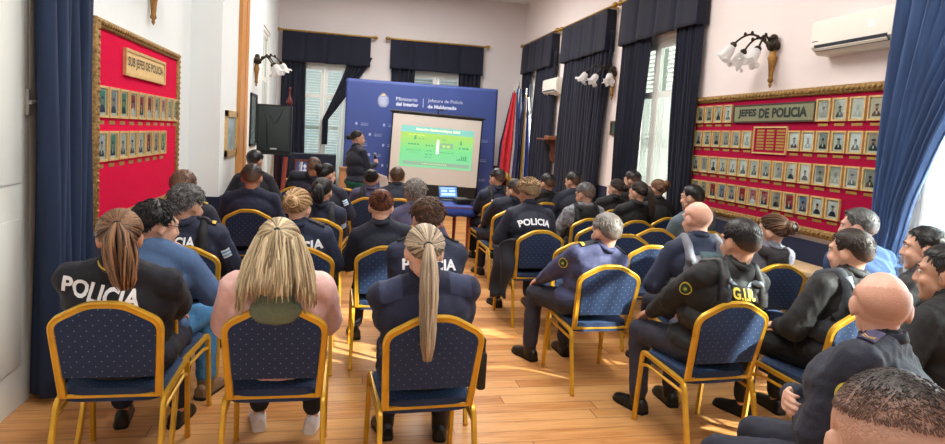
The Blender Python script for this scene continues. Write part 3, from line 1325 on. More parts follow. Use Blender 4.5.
    for e in extras:
        if not isinstance(e, tuple):
            continue
        if e[0] == 'panel':      # (panel, w, h, x, t, material)
            vs, fs = rect2d(e[1], e[2], 8, 4)
            back_patch('back_panel', vs, fs, e[3], e[4], CLOTH[e[5]], 0.006, 0.012)
        elif e[0] == 'strap':    # (strap, x0, t0, x1, t1, width, material)
            n = 12
            dx, dz = e[3] - e[1], (e[4] - e[2])
            ln = sqrt(dx * dx + dz * dz)
            ox, oz = -dz / ln * e[5] / 2, dx / ln * e[5] / 2
            vs, fs = [], []
            for q in range(n + 1):
                f = q / n
                vs += [(e[1] + dx * f + ox, e[2] + dz * f + oz), (e[1] + dx * f - ox, e[2] + dz * f - oz)]
            fs = [(2 * q, 2 * q + 1, 2 * q + 3, 2 * q + 2) for q in range(n)]
            back_patch('strap', vs, fs, 0, 0.0, CLOTH[e[6]], 0.008, 0.006)
    # ---- patches on the upper arms, epaulettes on the shoulders
    for p in patches:
        sd = -1 if p[0] == 'L' else 1
        i = 0 if sd < 0 else 1
        E = hands[i][0]
        axd = (E - SH[i]).normalized()
        if p[1] in ('oval', 'flag'):
            c = SH[i] + (E - SH[i]) * (p[2] if len(p) > 2 else 0.38)
            dr = V((-sd * 0.75, 0.66, -0.05))
            if len(p) > 3:
                dr = V(p[3])
            dr = (dr - axd * dr.dot(axd)).normalized()
            uy = -axd
            ux = uy.cross(-dr).normalized()
            b = MB()
            if p[1] == 'oval':
                for (rr, mi, off) in ((1.0, 0, 0.004), (0.80, 1, 0.0055), (0.5, 2, 0.007), (0.24, 0, 0.0085)):
                    vs, fs = disc2d(0.036 * rr, 0.046 * rr)
                    b.add(projected(bvh, vs, c - dr * 0.3, ux, uy, dr, off, 0.24), fs, mi)
                b.build('shoulder_patch', [CLOTH['patch_yellow'], CLOTH['patch_dark'], CLOTH['patch_green']], jo, 40, world=False, recalc=False)
            else:
                for q in range(5):
                    vs, fs = rect2d(0.058, 0.0128, 4, 1)
                    b.add(projected(bvh, [(a, v + 0.0128 * (q - 2)) for a, v in vs], c - dr * 0.3, ux, uy, dr, 0.004, 0.24), fs, q % 2)
                b.build('shoulder_patch', [CLOTH['patch_white'], CLOTH['patch_sky']], jo, 40, world=False, recalc=False)
        elif p[1] == 'epaulette':
            c = tp(sd * 0.118 * ws, -0.012, 0.60)
            vs, fs = rect2d(0.12, 0.05, 6, 3)
            ux = (bx * sd)
            b = MB()
            pv = projected(bvh, vs, c, ux, by, -bz, 0.008, 0.1)
            b.add(pv, fs, 0)
            e = b.build('epaulette', CLOTH[p[2]], jo, 40, world=False, recalc=False, thick=0.008)
            if len(p) > 3:
                b = MB()
                if p[3] == 'bar':
                    vs, fs = rect2d(0.022, 0.046, 2, 3)
                    vs = [(a + 0.045, v) for a, v in vs]
                    b.add(projected(bvh, vs, c, ux, by, -bz, 0.0135, 0.1), fs)
                else:
                    for g in (0.0, 0.018):
                        pl = [(0.01 + g, -0.02), (0.035 + g, 0.0), (0.01 + g, 0.02), (0.004 + g, 0.02), (0.027 + g, 0.0), (0.004 + g, -0.02)]
                        b.add(projected(bvh, pl, c, ux, by, -bz, 0.0135, 0.1), [(0, 1, 4, 5), (1, 2, 3, 4)])
                b.build('rank_mark', CLOTH['yellow_thread'], e, 40, world=False, recalc=False)
        elif p[1] == 'yoke':
            c = tp(sd * 0.135 * ws, -0.03, 0.62)
            vs, fs = rect2d(0.105, 0.12, 12, 12)
            dr = (-bz + by * 0.35).normalized()
            b = MB()
            b.add(projected(bvh, vs, c - by * 0.05, bx, (by * 0.94 + bz * 0.35).normalized(), dr, 0.005, 0.15), fs)
            b.build('shoulder_yoke', CLOTH[p[2]], jo, 60, world=False, recalc=False)
    # ---- hood, glasses, headset, pouch
    if 'hood' in extras or kind == 'hoodie' or any(isinstance(e, tuple) and e[0] == 'hood' for e in extras):
        hmcol = cm
        for e in extras:
            if isinstance(e, tuple) and e[0] == 'hood':
                hmcol = CLOTH[e[1]]
        ob = MB()
        for q in range(9):
            a0 = radians(200 + q * 140 / 9)
            a1 = radians(200 + (q + 1) * 140 / 9)
            c = tp(0, -0.02, 0.475)
            ob.rc(c + Rt @ V((0.105 * cos(a0), 0.10 * sin(a0), 0.012)), c + Rt @ V((0.105 * cos(a1), 0.10 * sin(a1), 0.012)), 0.042, 0.042)
        ob.ell(tp(0, -0.125 - puff * 0.6, 0.42), (0.095, 0.042, 0.085), Rt)
        if kind == 'puffer':
            ob.ell(tp(0, -0.140 - puff * 0.6, 0.395), (0.120, 0.046, 0.078), Rt)
        om = remeshed(ob, 0.011, 4)
        wrinkle(om, 0.005, 21)
        link('hood', om, hmcol, root, 180)
    if 'glasses' in extras or 'sunglasses_up' in extras:
        gb = MB()
        if 'glasses' in extras:
            z, yy, tl = 0.014, 0.104, 0.0
        else:
            z, yy, tl = 0.098, 0.056, 0.5
        for sd in (-1, 1):
            ring = [V((sd * 0.033 + 0.024 * cos(a), yy, z + 0.017 * sin(a))) for a in [2 * pi * q / 14 for q in range(14)]]
            gb.tube([hp(*p) for p in ring], 0.0022, n=5, closed=True)
            gb.tube([hp(sd * 0.056, yy, z + 0.004), hp(sd * 0.090 if tl == 0 else sd * 0.084, yy - 0.05, z + (0.004 if tl == 0 else -0.02)), hp(sd * 0.090, -0.015, 0.02 if tl == 0 else 0.055)], 0.0022, n=5)
            if 'sunglasses_up' in extras:
                gb.ell(hp(sd * 0.033, yy, z), (0.024, 0.004, 0.017), R4, 12, 6)
        gb.tube([hp(-0.009, yy, z + 0.003), hp(0.009, yy, z + 0.003)], 0.0022, n=5)
        gb.build('glasses', mat('black_plastic_frame', (16, 18, 22), 0.25), root, 180, world=False)
    if 'holster' in extras:
        gb = MB()
        gb.box(V((0.205 * w + 0.012, 0.05, 0.52)), (0.05, 0.10, 0.20), 0, None, 0.018)
        gb.box(V((0.205 * w + 0.016, 0.06, 0.64)), (0.035, 0.055, 0.09), 0, None, 0.012)
        gb.build('holster', mat('black_polymer', (20, 20, 22), 0.4), root, 40, world=False)
    PEOPLE[key] = dict(root=root, Hm=Hm, hands=hands, tp=tp, bvh=bvh, jo=jo, Rt=Rt, T=T)
    return root
# ------------------------------------------------------------------ shared materials
M_EYE = mat('eye_white', (225, 220, 212), 0.25, var=0.02)
M_IRIS = mat('iris_brown', (38, 24, 16), 0.2, var=0.02)
SKIN = {'mid': skin_mat('skin_tan', (200, 156, 132)), 'fair': skin_mat('skin_fair', (222, 176, 152)), 'warm': skin_mat('skin_warm', (190, 138, 110)), 'pink': skin_mat('skin_pink', (218, 172, 152))}
HAIR = {'black': hair_mat('hair_black', (9, 8, 10), (34, 30, 32), 0.36), 'dark': hair_mat('hair_dark_brown', (20, 14, 12), (62, 46, 38)),
        'brown': hair_mat('hair_brown', (40, 26, 18), (104, 72, 50)), 'auburn': hair_mat('hair_auburn', (56, 28, 20), (120, 70, 48)),
        'highlight': hair_mat('hair_brown_highlights', (42, 28, 20), (150, 108, 74)), 'honey': hair_mat('hair_honey_blonde', (124, 92, 58), (214, 178, 132)),
        'blonde': hair_mat('hair_blonde', (112, 92, 66), (226, 206, 168)), 'ash': hair_mat('hair_ash_blonde', (70, 58, 50), (205, 184, 156)),
        'saltpepper': hair_mat('hair_salt_and_pepper', (22, 22, 24), (132, 130, 128)), 'crew': hair_mat('hair_crew_dark', (20, 14, 12), (56, 42, 36), 0.45, (196, 150, 128)), 'grey': hair_mat('hair_grey', (62, 56, 52), (172, 164, 158)),
        'curlblond': hair_mat('hair_curly_light', (58, 42, 30), (196, 160, 118)), 'stub': hair_mat('hair_shaved_shadow', (120, 92, 80), (150, 118, 102), 0.5, (200, 150, 128))}
CLOTH = {
    'navy': mat('navy_cloth', (21, 26, 45), 0.75, var=0.2, scale=60, bump=0.15, sheen=0.03),
    'navy_deep': mat('navy_deep_cloth', (13, 16, 29), 0.78, var=0.2, scale=60, bump=0.15, sheen=0.03),
    'navy_knit': mat('navy_knit', (27, 31, 57), 0.9, var=0.25, scale=220, bump=0.5, bscale=260, sheen=0.08),
    'navy_patch': mat('navy_shoulder_patch', (40, 50, 82), 0.7, var=0.12, scale=90, bump=0.2),
    'navy_blue': mat('navy_blue_cloth', (29, 37, 63), 0.75, var=0.2, scale=60, bump=0.15, sheen=0.03),
    'black': mat('black_cloth', (15, 16, 20), 0.75, var=0.25, scale=70, bump=0.2, sheen=0.03),
    'black_soft': mat('black_nylon', (22, 23, 28), 0.5, var=0.2, scale=70, bump=0.15),
    'grey_vest': mat('grey_vest_cloth', (112, 114, 124), 0.8, var=0.12, scale=80, bump=0.25),
    'grey_dark': mat('dark_grey_cloth', (62, 68, 76), 0.8, var=0.15, scale=80, bump=0.25),
    'charcoal_vest': mat('charcoal_vest_cloth', (44, 46, 54), 0.8, var=0.15, scale=80, bump=0.25),
    'brown_vest': mat('brown_black_vest_cloth', (40, 34, 36), 0.7, var=0.15, scale=80, bump=0.25),
    'grey_hood': mat('grey_sweatshirt', (108, 108, 120), 0.85, var=0.12, scale=120, bump=0.25),
    'dark_hood': mat('dark_hood_cloth', (46, 42, 46), 0.85, var=0.15, scale=120, bump=0.25),
    'lilac_shirt': mat('lilac_navy_shirt', (64, 68, 104), 0.75, var=0.12, scale=60, bump=0.15),
    'purple_knit': mat('purple_grey_knit', (84, 80, 108), 0.9, var=0.2, scale=220, bump=0.5, bscale=260),
    'denim_knit': mat('denim_blue_knit', (74, 100, 138), 0.9, var=0.2, scale=200, bump=0.45, bscale=240),
    'blue_knit': mat('blue_sweater', (56, 82, 124), 0.9, var=0.2, scale=200, bump=0.45, bscale=240),
    'pink': mat('pink_puffer', (230, 188, 182), 0.62, var=0.08, scale=30, bump=0.2),
    'green_hood': mat('sage_green_hood', (104, 118, 98), 0.85, var=0.1, scale=80, bump=0.25),
    'plaid_grey': mat('grey_check_cloth', (120, 122, 128), 0.85, var=0.75, scale=26, bump=0.2),
    'speckle': mat('grey_blue_speckled_knit', (92, 108, 118), 0.9, var=0.45, scale=150, bump=0.4),
    'pale_grey': mat('pale_grey_cloth', (178, 182, 190), 0.8, var=0.08, scale=60, bump=0.15),
    'steel_strap': mat('grey_webbing', (130, 142, 152), 0.6, var=0.1, scale=150, bump=0.3),
    'bar_teal': mat('teal_grey_velcro', (74, 92, 98), 0.9, var=0.15, scale=200, bump=0.4),
    'green_slacks': mat('green_slacks', (14, 92, 78), 0.8, var=0.12, scale=60, bump=0.15),
    'navy_trousers': mat('navy_trousers_cloth', (26, 29, 46), 0.8, var=0.2, scale=60, bump=0.15),
    'black_trousers': mat('black_trousers_cloth', (17, 18, 22), 0.8, var=0.2, scale=60, bump=0.15),
    'slate_trousers': mat('slate_trousers_cloth', (44, 46, 62), 0.8, var=0.2, scale=60, bump=0.15),
    'jeans': mat('blue_jeans', (64, 124, 172), 0.85, var=0.22, scale=90, bump=0.3),
    'black_leather': mat('black_leather', (16, 16, 18), 0.35, var=0.2, scale=40, bump=0.15),
    'brown_suede': mat('brown_suede', (122, 94, 68), 0.9, var=0.15, scale=60, bump=0.2),
    'white_trainer': mat('white_trainer', (222, 216, 216), 0.6, var=0.05, scale=40),
    'black_sole': mat('black_rubber', (14, 14, 15), 0.8), 'white_sole': mat('white_rubber', (226, 226, 224), 0.6, var=0.04),
    'white_print': mat('white_print', (232, 234, 238), 0.7, var=0.03), 'yellow_print': mat('yellow_print', (226, 204, 66), 0.7, var=0.04),
    'yellow_thread': mat('yellow_thread', (214, 176, 52), 0.6, var=0.08), 'patch_yellow': mat('patch_yellow', (196, 178, 66), 0.7, var=0.08),
    'patch_green': mat('patch_green', (40, 112, 70), 0.7, var=0.15), 'patch_dark': mat('patch_dark', (24, 40, 40), 0.7), 'patch_white': mat('patch_white', (226, 232, 238), 0.7, var=0.03),
    'patch_sky': mat('patch_sky', (104, 168, 214), 0.7, var=0.05), 'epaulette_gold': mat('epaulette_gold', (206, 168, 60), 0.6, var=0.12, scale=120),
    'epaulette_plum': mat('epaulette_plum', (62, 56, 92), 0.75, var=0.1),
}

# chair tops read off the photograph: back apex (x, y); the hip sits 0.20 in front of the apex
CH = {}


def chair_at(key, px, zt=0.89, dx=0.0):
    p = on_z(px[0], px[1], zt)
    CH[key] = (p.x + dx, p.y)
    return p


for key, px in dict(A=(105, 303), B=(276, 307), C=(437, 317), D=(737, 303), E=(612, 266), c5=(182, 247), c7=(248, 210), c9=(300, 248), c10=(317, 219),
                    c15=(388, 247), c13=(368, 198), N1=(542, 231), N2=(582, 243), a=(592, 219), b=(599, 227), c=(638, 221), d=(655, 229), e=(628, 235),
                    f=(655, 246), n11=(710, 232), q7=(616, 210), q1=(500, 201), q2=(512, 211), q4=(547, 203), q14=(782, 265), q16=(867, 312), l13=(345, 189),
                    l12=(296, 187)).items():
    chair_at(key, px)


def seat_of(k, fwd=0.19, dx=0.0):
    return (CH[k][0] + dx, CH[k][1] + fwd + 0.075)


VEST = lambda m: ('vest', m)
person('P1', 'woman with brown ponytail in navy jacket lettered POLICIA, nearest chair on the left', (120, 236), 3.02, seat_of('A'), 0, True, 'warm',
       ('pony', 'highlight', 0, 0.26, 0.062, 0.05), ('jacket', 'navy_deep'), 'navy_trousers', pose='knees', hyaw=12, hpitch=-6, bulk=1.34, voxel=0.007,
       text=('POLICIA', 0.33, 0.42, 'white_print', -0.045, 0.0, -0.10), patches=(('R', 'flag', 0.12, (-0.2, 0.5, -0.8)),), extras=('yellow_collar',))
person('P2', 'blonde woman in pink padded jacket with sage green hood', (279, 246), 2.97, seat_of('B'), 0, True, 'fair', ('halfup', 'blonde'),
       ('puffer', 'pink'), 'black_trousers', 'white_trainer', pose='lap', hpitch=-8, bulk=1.22, voxel=0.007, extras=(('hood', 'green_hood'),))
person('P3', 'woman with very long ash blonde ponytail in navy knit sweater', (424, 250), 2.86, seat_of('C', 0.2), 0, True, 'fair', ('longpony', 'ash', 0, 0.50, 0.040),
       ('sweater', 'navy_knit'), 'navy_trousers', pose='crosslow', hpitch=-10, bulk=1.38, voxel=0.007, patches=(('L', 'yoke', 'navy_patch'), ('R', 'yoke', 'navy_patch')),
       extras=('collar', 'holster', 'boot'))
person('P4', 'man with black hair and glasses, chin on hand, denim blue sweater and jeans', (157, 224), 3.72, None, -8, False, 'mid', ('wavy', 'black', 420),
       ('sweater', 'denim_knit'), 'jeans', 'brown_suede', pose='chin', hyaw=-42, hpitch=-8, voxel=0.006, extras=('glasses', 'boot'))
person('P5', 'man with tousled salt and pepper hair, navy jacket with pale blue arm patch', (187, 204), 4.45, seat_of('c5', 0.2), 0, False, 'mid', ('wavy', 'saltpepper', 460),
       ('jacket', 'navy_blue'), pose='lap', hyaw=-28, hpitch=-8, bulk=1.08, text=('POLICIA', 0.28, 0.405, 'white_print', -0.07),
       patches=(('R', 'flag', 0.45, (-0.35, 0.94, 0)), ('R', 'epaulette', 'navy_deep', 'bar')), extras=(VEST('black'),))
person('P6', 'balding man by the left red board, navy sweater with gold epaulette', (184, 185), 5.40, None, 0, False, 'warm', ('receding', 'brown'),
       ('sweater', 'navy'), pose='lap', hyaw=-20, bulk=1.12, patches=(('R', 'epaulette', 'epaulette_gold', 'bar'), ('L', 'epaulette', 'epaulette_gold', 'bar')))
person('P7', 'broad man with thinning dark hair in plain navy sweater, in front of the loudspeaker', (252, 177), 6.42, seat_of('c7', 0.2), 0, False, 'warm', ('short', 'dark'),
       ('sweater', 'navy_knit'), pose='lap', hpitch=-6, bulk=1.25)
person('P8', 'man with black faded haircut just under the black loudspeaker', (255, 160), 8.3, None, 0, False, 'mid', ('fade', 'black'), ('jacket', 'navy_deep'), hyaw=-15, voxel=0.009)
person('P9', 'woman with loose honey blonde bun in POLICIA jacket, behind the woman in pink', (298, 207), 4.5, seat_of('c9', 0.2), 0, True, 'fair', ('bunloose', 'honey'),
       ('jacket', 'navy_blue'), pose='lap', hyaw=-14, hpitch=-6, bulk=1.06, text=('POLICIA', 0.34, 0.375, 'white_print', 0.0), patches=(('L', 'epaulette', 'navy_deep'), ('R', 'epaulette', 'navy_deep')))
person('P10', 'woman with black wavy hair tied low, charcoal POLICIA vest', (322, 191), 5.85, seat_of('c10', 0.2), 0, True, 'mid', ('pony', 'black', 0, 0.16, 0.05),
       ('jacket', 'navy_blue'), pose='lap', hyaw=-10, bulk=1.08, text=('POLICIA', 0.26, 0.38, 'white_print', 0.0), patches=(('R', 'flag', 0.4, (-0.4, 0.9, 0)),), extras=(VEST('charcoal_vest'),))
person('P11', 'woman with black bun turned to the right, navy jacket', (327, 174), 7.3, None, -10, True, 'fair', ('bun', 'black'), ('jacket', 'navy'), hyaw=-35, voxel=0.009, patches=(('R', 'flag', 0.4, (-0.4, 0.9, 0)),))
person('P12', 'man with short dark hair in front of the emblem plaque, navy jacket', (314, 166), 8.78, seat_of('l12', 0.19), 0, False, 'warm', ('receding', 'dark'), ('jacket', 'navy'), hyaw=-12, bulk=1.15, voxel=0.009)
person('P13', 'woman with small black bun in dark vest, below the presenter', (371, 179), 7.88, seat_of('c13', 0.19), 0, True, 'mid', ('bun', 'black'), ('shirt', 'purple_knit'), hyaw=-8, voxel=0.009, extras=(VEST('brown_vest'),))
person('P14', 'man with short brown hair below the left edge of the projection screen', (397, 177), 8.05, None, 0, False, 'fair', ('fade', 'brown'), ('jacket', 'navy'), voxel=0.009)
person('P15', 'woman with reddish brown bun in navy shirt, centre of the left block', (381, 206), 4.62, seat_of('c15', 0.2), 0, True, 'fair', ('bun', 'auburn'), ('shirt', 'navy'), pose='lap', hpitch=-10, hyaw=-4, bulk=1.1)
person('P16', 'older man with grey wavy hair in purple grey sweater', (415, 193), 5.8, None, 0, False, 'mid', ('wavy', 'grey', 420), ('shirt', 'purple_knit'), pose='lap', hyaw=6, bulk=0.96)
person('P17', 'person with tousled brown hair in POLICIA jacket, in front of the long ponytail', (428, 219), 3.86, None, 0, False, 'mid', ('wavy', 'brown', 420), ('jacket', 'navy_blue'), pose='crosslow', hpitch=-14, bulk=1.1,
       text=('POLICIA', 0.33, 0.355, 'white_print', 0.0), patches=(('L', 'epaulette', 'black'), ('R', 'epaulette', 'black')))

person('Q1', 'man with black hair and dark POLICIA vest, front right, beside the laptop table', (497, 178), 8.05, seat_of('q1', 0.19), 6, False, 'mid', ('short', 'black'), ('jacket', 'navy_blue'), pose='knees', hyaw=20,
       text=('POLICIA', 0.24, 0.37, 'white_print'), extras=(VEST('brown_vest'),), voxel=0.009)
person('Q2', 'man with dark short hair partly behind the curly head', (515, 190), 7.0, seat_of('q2', 0.19), 4, False, 'mid', ('short', 'dark'), ('jacket', 'navy'), pose='knees', hyaw=25, voxel=0.009)
person('Q3', 'person with light brown curls in jacket with arched POLICIA lettering', (528, 192), 5.82, seat_of('N1', 0.2), 4, True, 'mid', ('curly', 'curlblond', 460), ('jacket', 'navy'), pose='knees', hyaw=8, hpitch=-8, bulk=1.2,
       text=('POLICIA', 0.32, 0.34, 'white_print', 0.0, 1.6))
person('Q4', 'man with dark hair and black jacket in front of the dark curtains', (547, 183), 8.0, seat_of('q4', 0.19), 0, False, 'mid', ('short', 'black'), ('jacket', 'black'), hyaw=22, voxel=0.009)
person('Q5', 'man with thick black hair in navy sweater by the second curtain', (573, 181), 7.95, None, 0, False, 'mid', ('short', 'black'), ('sweater', 'navy'), hyaw=24, bulk=1.12, voxel=0.009)
person('Q6', 'man with greying hair, black hooded top and grey check sleeves', (585, 194), 6.55, seat_of('a', 0.2), 0, False, 'mid', ('short', 'saltpepper'), ('shirt', 'plaid_grey'), hyaw=22, hpitch=-10, bulk=1.08,
       extras=(VEST('black'), ('hood', 'black')))
person('Q7', 'woman with dark hair tied back, black top, left of the long dark ponytail', (616, 188), 7.45, seat_of('q7', 0.19), 0, True, 'mid', ('lowbun', 'dark'), ('jacket', 'black'), hyaw=30, voxel=0.009)
person('Q8', 'woman with long dark ponytail in black top', (638, 192), 6.45, seat_of('c', 0.2), 0, True, 'mid', ('pony', 'dark', 0, 0.34, 0.035), ('shirt', 'black'), hyaw=26)
person('Q9', 'man with black hair seen between two women under the light window', (632, 180), 7.7, None, 0, False, 'mid', ('short', 'black'), ('jacket', 'black'), hyaw=30, voxel=0.009)
person('Q10', 'woman with light brown bun in black top below the light window', (657, 189), 7.0, None, 0, True, 'mid', ('bun', 'highlight'), ('shirt', 'black'), hyaw=25, voxel=0.009)
person('Q11', 'man with short dark hair in speckled grey sweater beside the right red board', (692, 197), 5.75, seat_of('n11', 0.2), 0, False, 'mid', ('fade', 'black'), ('sweater', 'speckle'), hyaw=28, bulk=1.05)
person('Q12', 'bald man in navy shirt with light grey vest', (697, 218), 4.02, None, -4, False, 'pink', ('stubble', 'stub'), ('shirt', 'navy_blue'), pose='lap', hyaw=9, hpitch=-8, bulk=1.18, voxel=0.007,
       extras=(VEST('grey_vest'), ('panel', 0.17, 0.045, 0.03, 0.39, 'bar_teal'), ('panel', 0.17, 0.045, 0.03, 0.335, 'bar_teal')))
person('Q13', 'man with grey cropped hair and lilac navy shirt on the sunlit aisle chair', (606, 231), 4.05, seat_of('E', 0.22, -0.08), 10, False, 'pink', ('fade', 'grey', 420), ('shirt', 'lilac_shirt'), 'slate_trousers', pose='knees', hyaw=2, bulk=1.1, voxel=0.007,
       patches=(('L', 'oval', 0.35, (0.75, 0.66, 0)), ('L', 'epaulette', 'navy_deep', 'bar'), ('R', 'epaulette', 'navy_deep')), extras=('holster', 'boot'))
person('Q14', 'woman with messy brown bun in grey hooded sweatshirt', (771, 231), 4.15, seat_of('q14', 0.2), 0, True, 'mid', ('bunloose', 'brown'), ('hoodie', 'grey_hood'), pose='lap', hyaw=32, hpitch=-6, bulk=1.02, extras=(('hood', 'dark_hood'),))
person('Q15', 'man with black hair in black G.I.R. vest with grey straps', (740, 241), 3.08, seat_of('D', 0.2), 6, False, 'mid', ('fade', 'black', 520), ('jacket', 'black'), 'slate_trousers', pose='knees', hyaw=-1, hpitch=-4, bulk=1.15, voxel=0.007,
       text=('G.I.R.', 0.155, 0.40, 'yellow_print', 0.0), patches=(('L', 'oval', 0.30, (0.75, 0.66, 0)),),
       extras=(VEST('black_soft'), ('panel', 0.19, 0.065, 0.0, 0.398, 'black'), ('strap', -0.12, 0.475, -0.005, 0.412, 0.022, 'steel_strap'), ('strap', 0.11, 0.475, 0.012, 0.412, 0.022, 'steel_strap'),
               ('panel', 0.05, 0.13, -0.125, 0.36, 'black'), ('panel', 0.05, 0.13, 0.125, 0.36, 'black'), 'boot'))
person('Q16', 'young man in profile with dark hair, black jacket and grey shoulder harness', (850, 251), 3.0, seat_of('q16', 0.2, 0.03), 10, False, 'fair', ('fade', 'dark', 520), ('jacket', 'black'), 'black_trousers', pose='lap', hyaw=8, hpitch=-4, bulk=1.02, voxel=0.007,
       extras=(VEST('grey_dark'), ('strap', -0.10, 0.48, -0.06, 0.20, 0.05, 'steel_strap'), ('strap', 0.10, 0.48, 0.06, 0.20, 0.05, 'steel_strap')))
person('Q17', 'heavy man with sunglasses on his head, blue sweater, next to the right curtain', (858, 226), 3.74, None, 0, False, 'pink', ('fade', 'saltpepper', 420), ('sweater', 'blue_knit'), pose='crosslow', hyaw=28, hpitch=-4, bulk=1.28, voxel=0.008, extras=('sunglasses_up',))
person('Q18', 'bald man in navy jacket with arms crossed and round shoulder patch', (881, 304), 1.86, (1.84, 1.78), 28, False, 'pink', ('stubble', 'stub'), ('jacket', 'navy'), 'navy_trousers', pose='cross', hyaw=-64, hpitch=-8, bulk=1.5, voxel=0.006,
       patches=(('L', 'oval', 0.30, (0.93, 0.36, 0)), ('L', 'epaulette', 'epaulette_plum', 'chevron'), ('R', 'epaulette', 'epaulette_plum', 'chevron')))
person('Q19', 'man with dark crew cut nearest the camera, only his head in view', (893, 448), 0.82, None, 15, False, 'fair', ('crew', 'crew', 5000), ('tee', 'navy'), pose='lap', hyaw=-46, hpitch=-6, voxel=0.006)
person('Q20', 'man in profile with black faded hair and dark jacket at the right edge', (925, 247), 3.12, None, 10, False, 'fair', ('fade', 'black', 520), ('jacket', 'black_soft'), 'black_trousers', pose='lap', hyaw=28, voxel=0.007)
person('Q21', 'bearded man with black hair cut off by the right picture edge', (945, 272), 2.4, None, 10, False, 'mid', ('short', 'black', 420), ('jacket', 'black'), pose='lap', hyaw=22, voxel=0.007)
person('PR', 'standing woman in navy jacket and green trousers speaking into a microphone', (358, 138), 10.3, None, -62, True, 'mid', ('lowbun', 'black'), ('jacket', 'navy'), 'green_slacks', pose='present', hyaw=-20, hpitch=-3, stand=True, bulk=1.3, voxel=0.008, group=None)
# ------------------------------------------------------------------ banquet chairs
M_GOLD = mat('gold_painted_tube', (208, 160, 44), 0.30, 0.4, var=0.12, scale=12, spec=0.6)
M_DOT_BACK = dotted_fabric('dotted_navy_back', (0, 2))
M_DOT_SEAT = dotted_fabric('dotted_navy_seat', (0, 1))
LOBE = [(0.55, 1.0), (0.85, 0.62), (0.62, 0.0), (0.85, -0.62), (0.55, -1.0), (-0.55, -1.0), (-0.85, -0.62), (-0.62, 0.0), (-0.85, 0.62), (-0.55, 1.0)]


def bend(pts, r=0.04, n=5):
    """round the corners of a polyline"""
    pts = [V(p) for p in pts]
    out = [pts[0]]
    for a, b, c in zip(pts, pts[1:], pts[2:]):
        d0 = (a - b)
        d1 = (c - b)
        q = min(r, d0.length * 0.45, d1.length * 0.45)
        p0 = b + d0.normalized() * q
        p1 = b + d1.normalized() * q
        for k in range(n + 1):
            t = k / n
            out.append(p0 * (1 - t) ** 2 + b * 2 * t * (1 - t) + p1 * t * t)
    out.append(pts[-1])
    return out


def back_y(z):
    return -0.185 - (z - 0.42) * 0.215


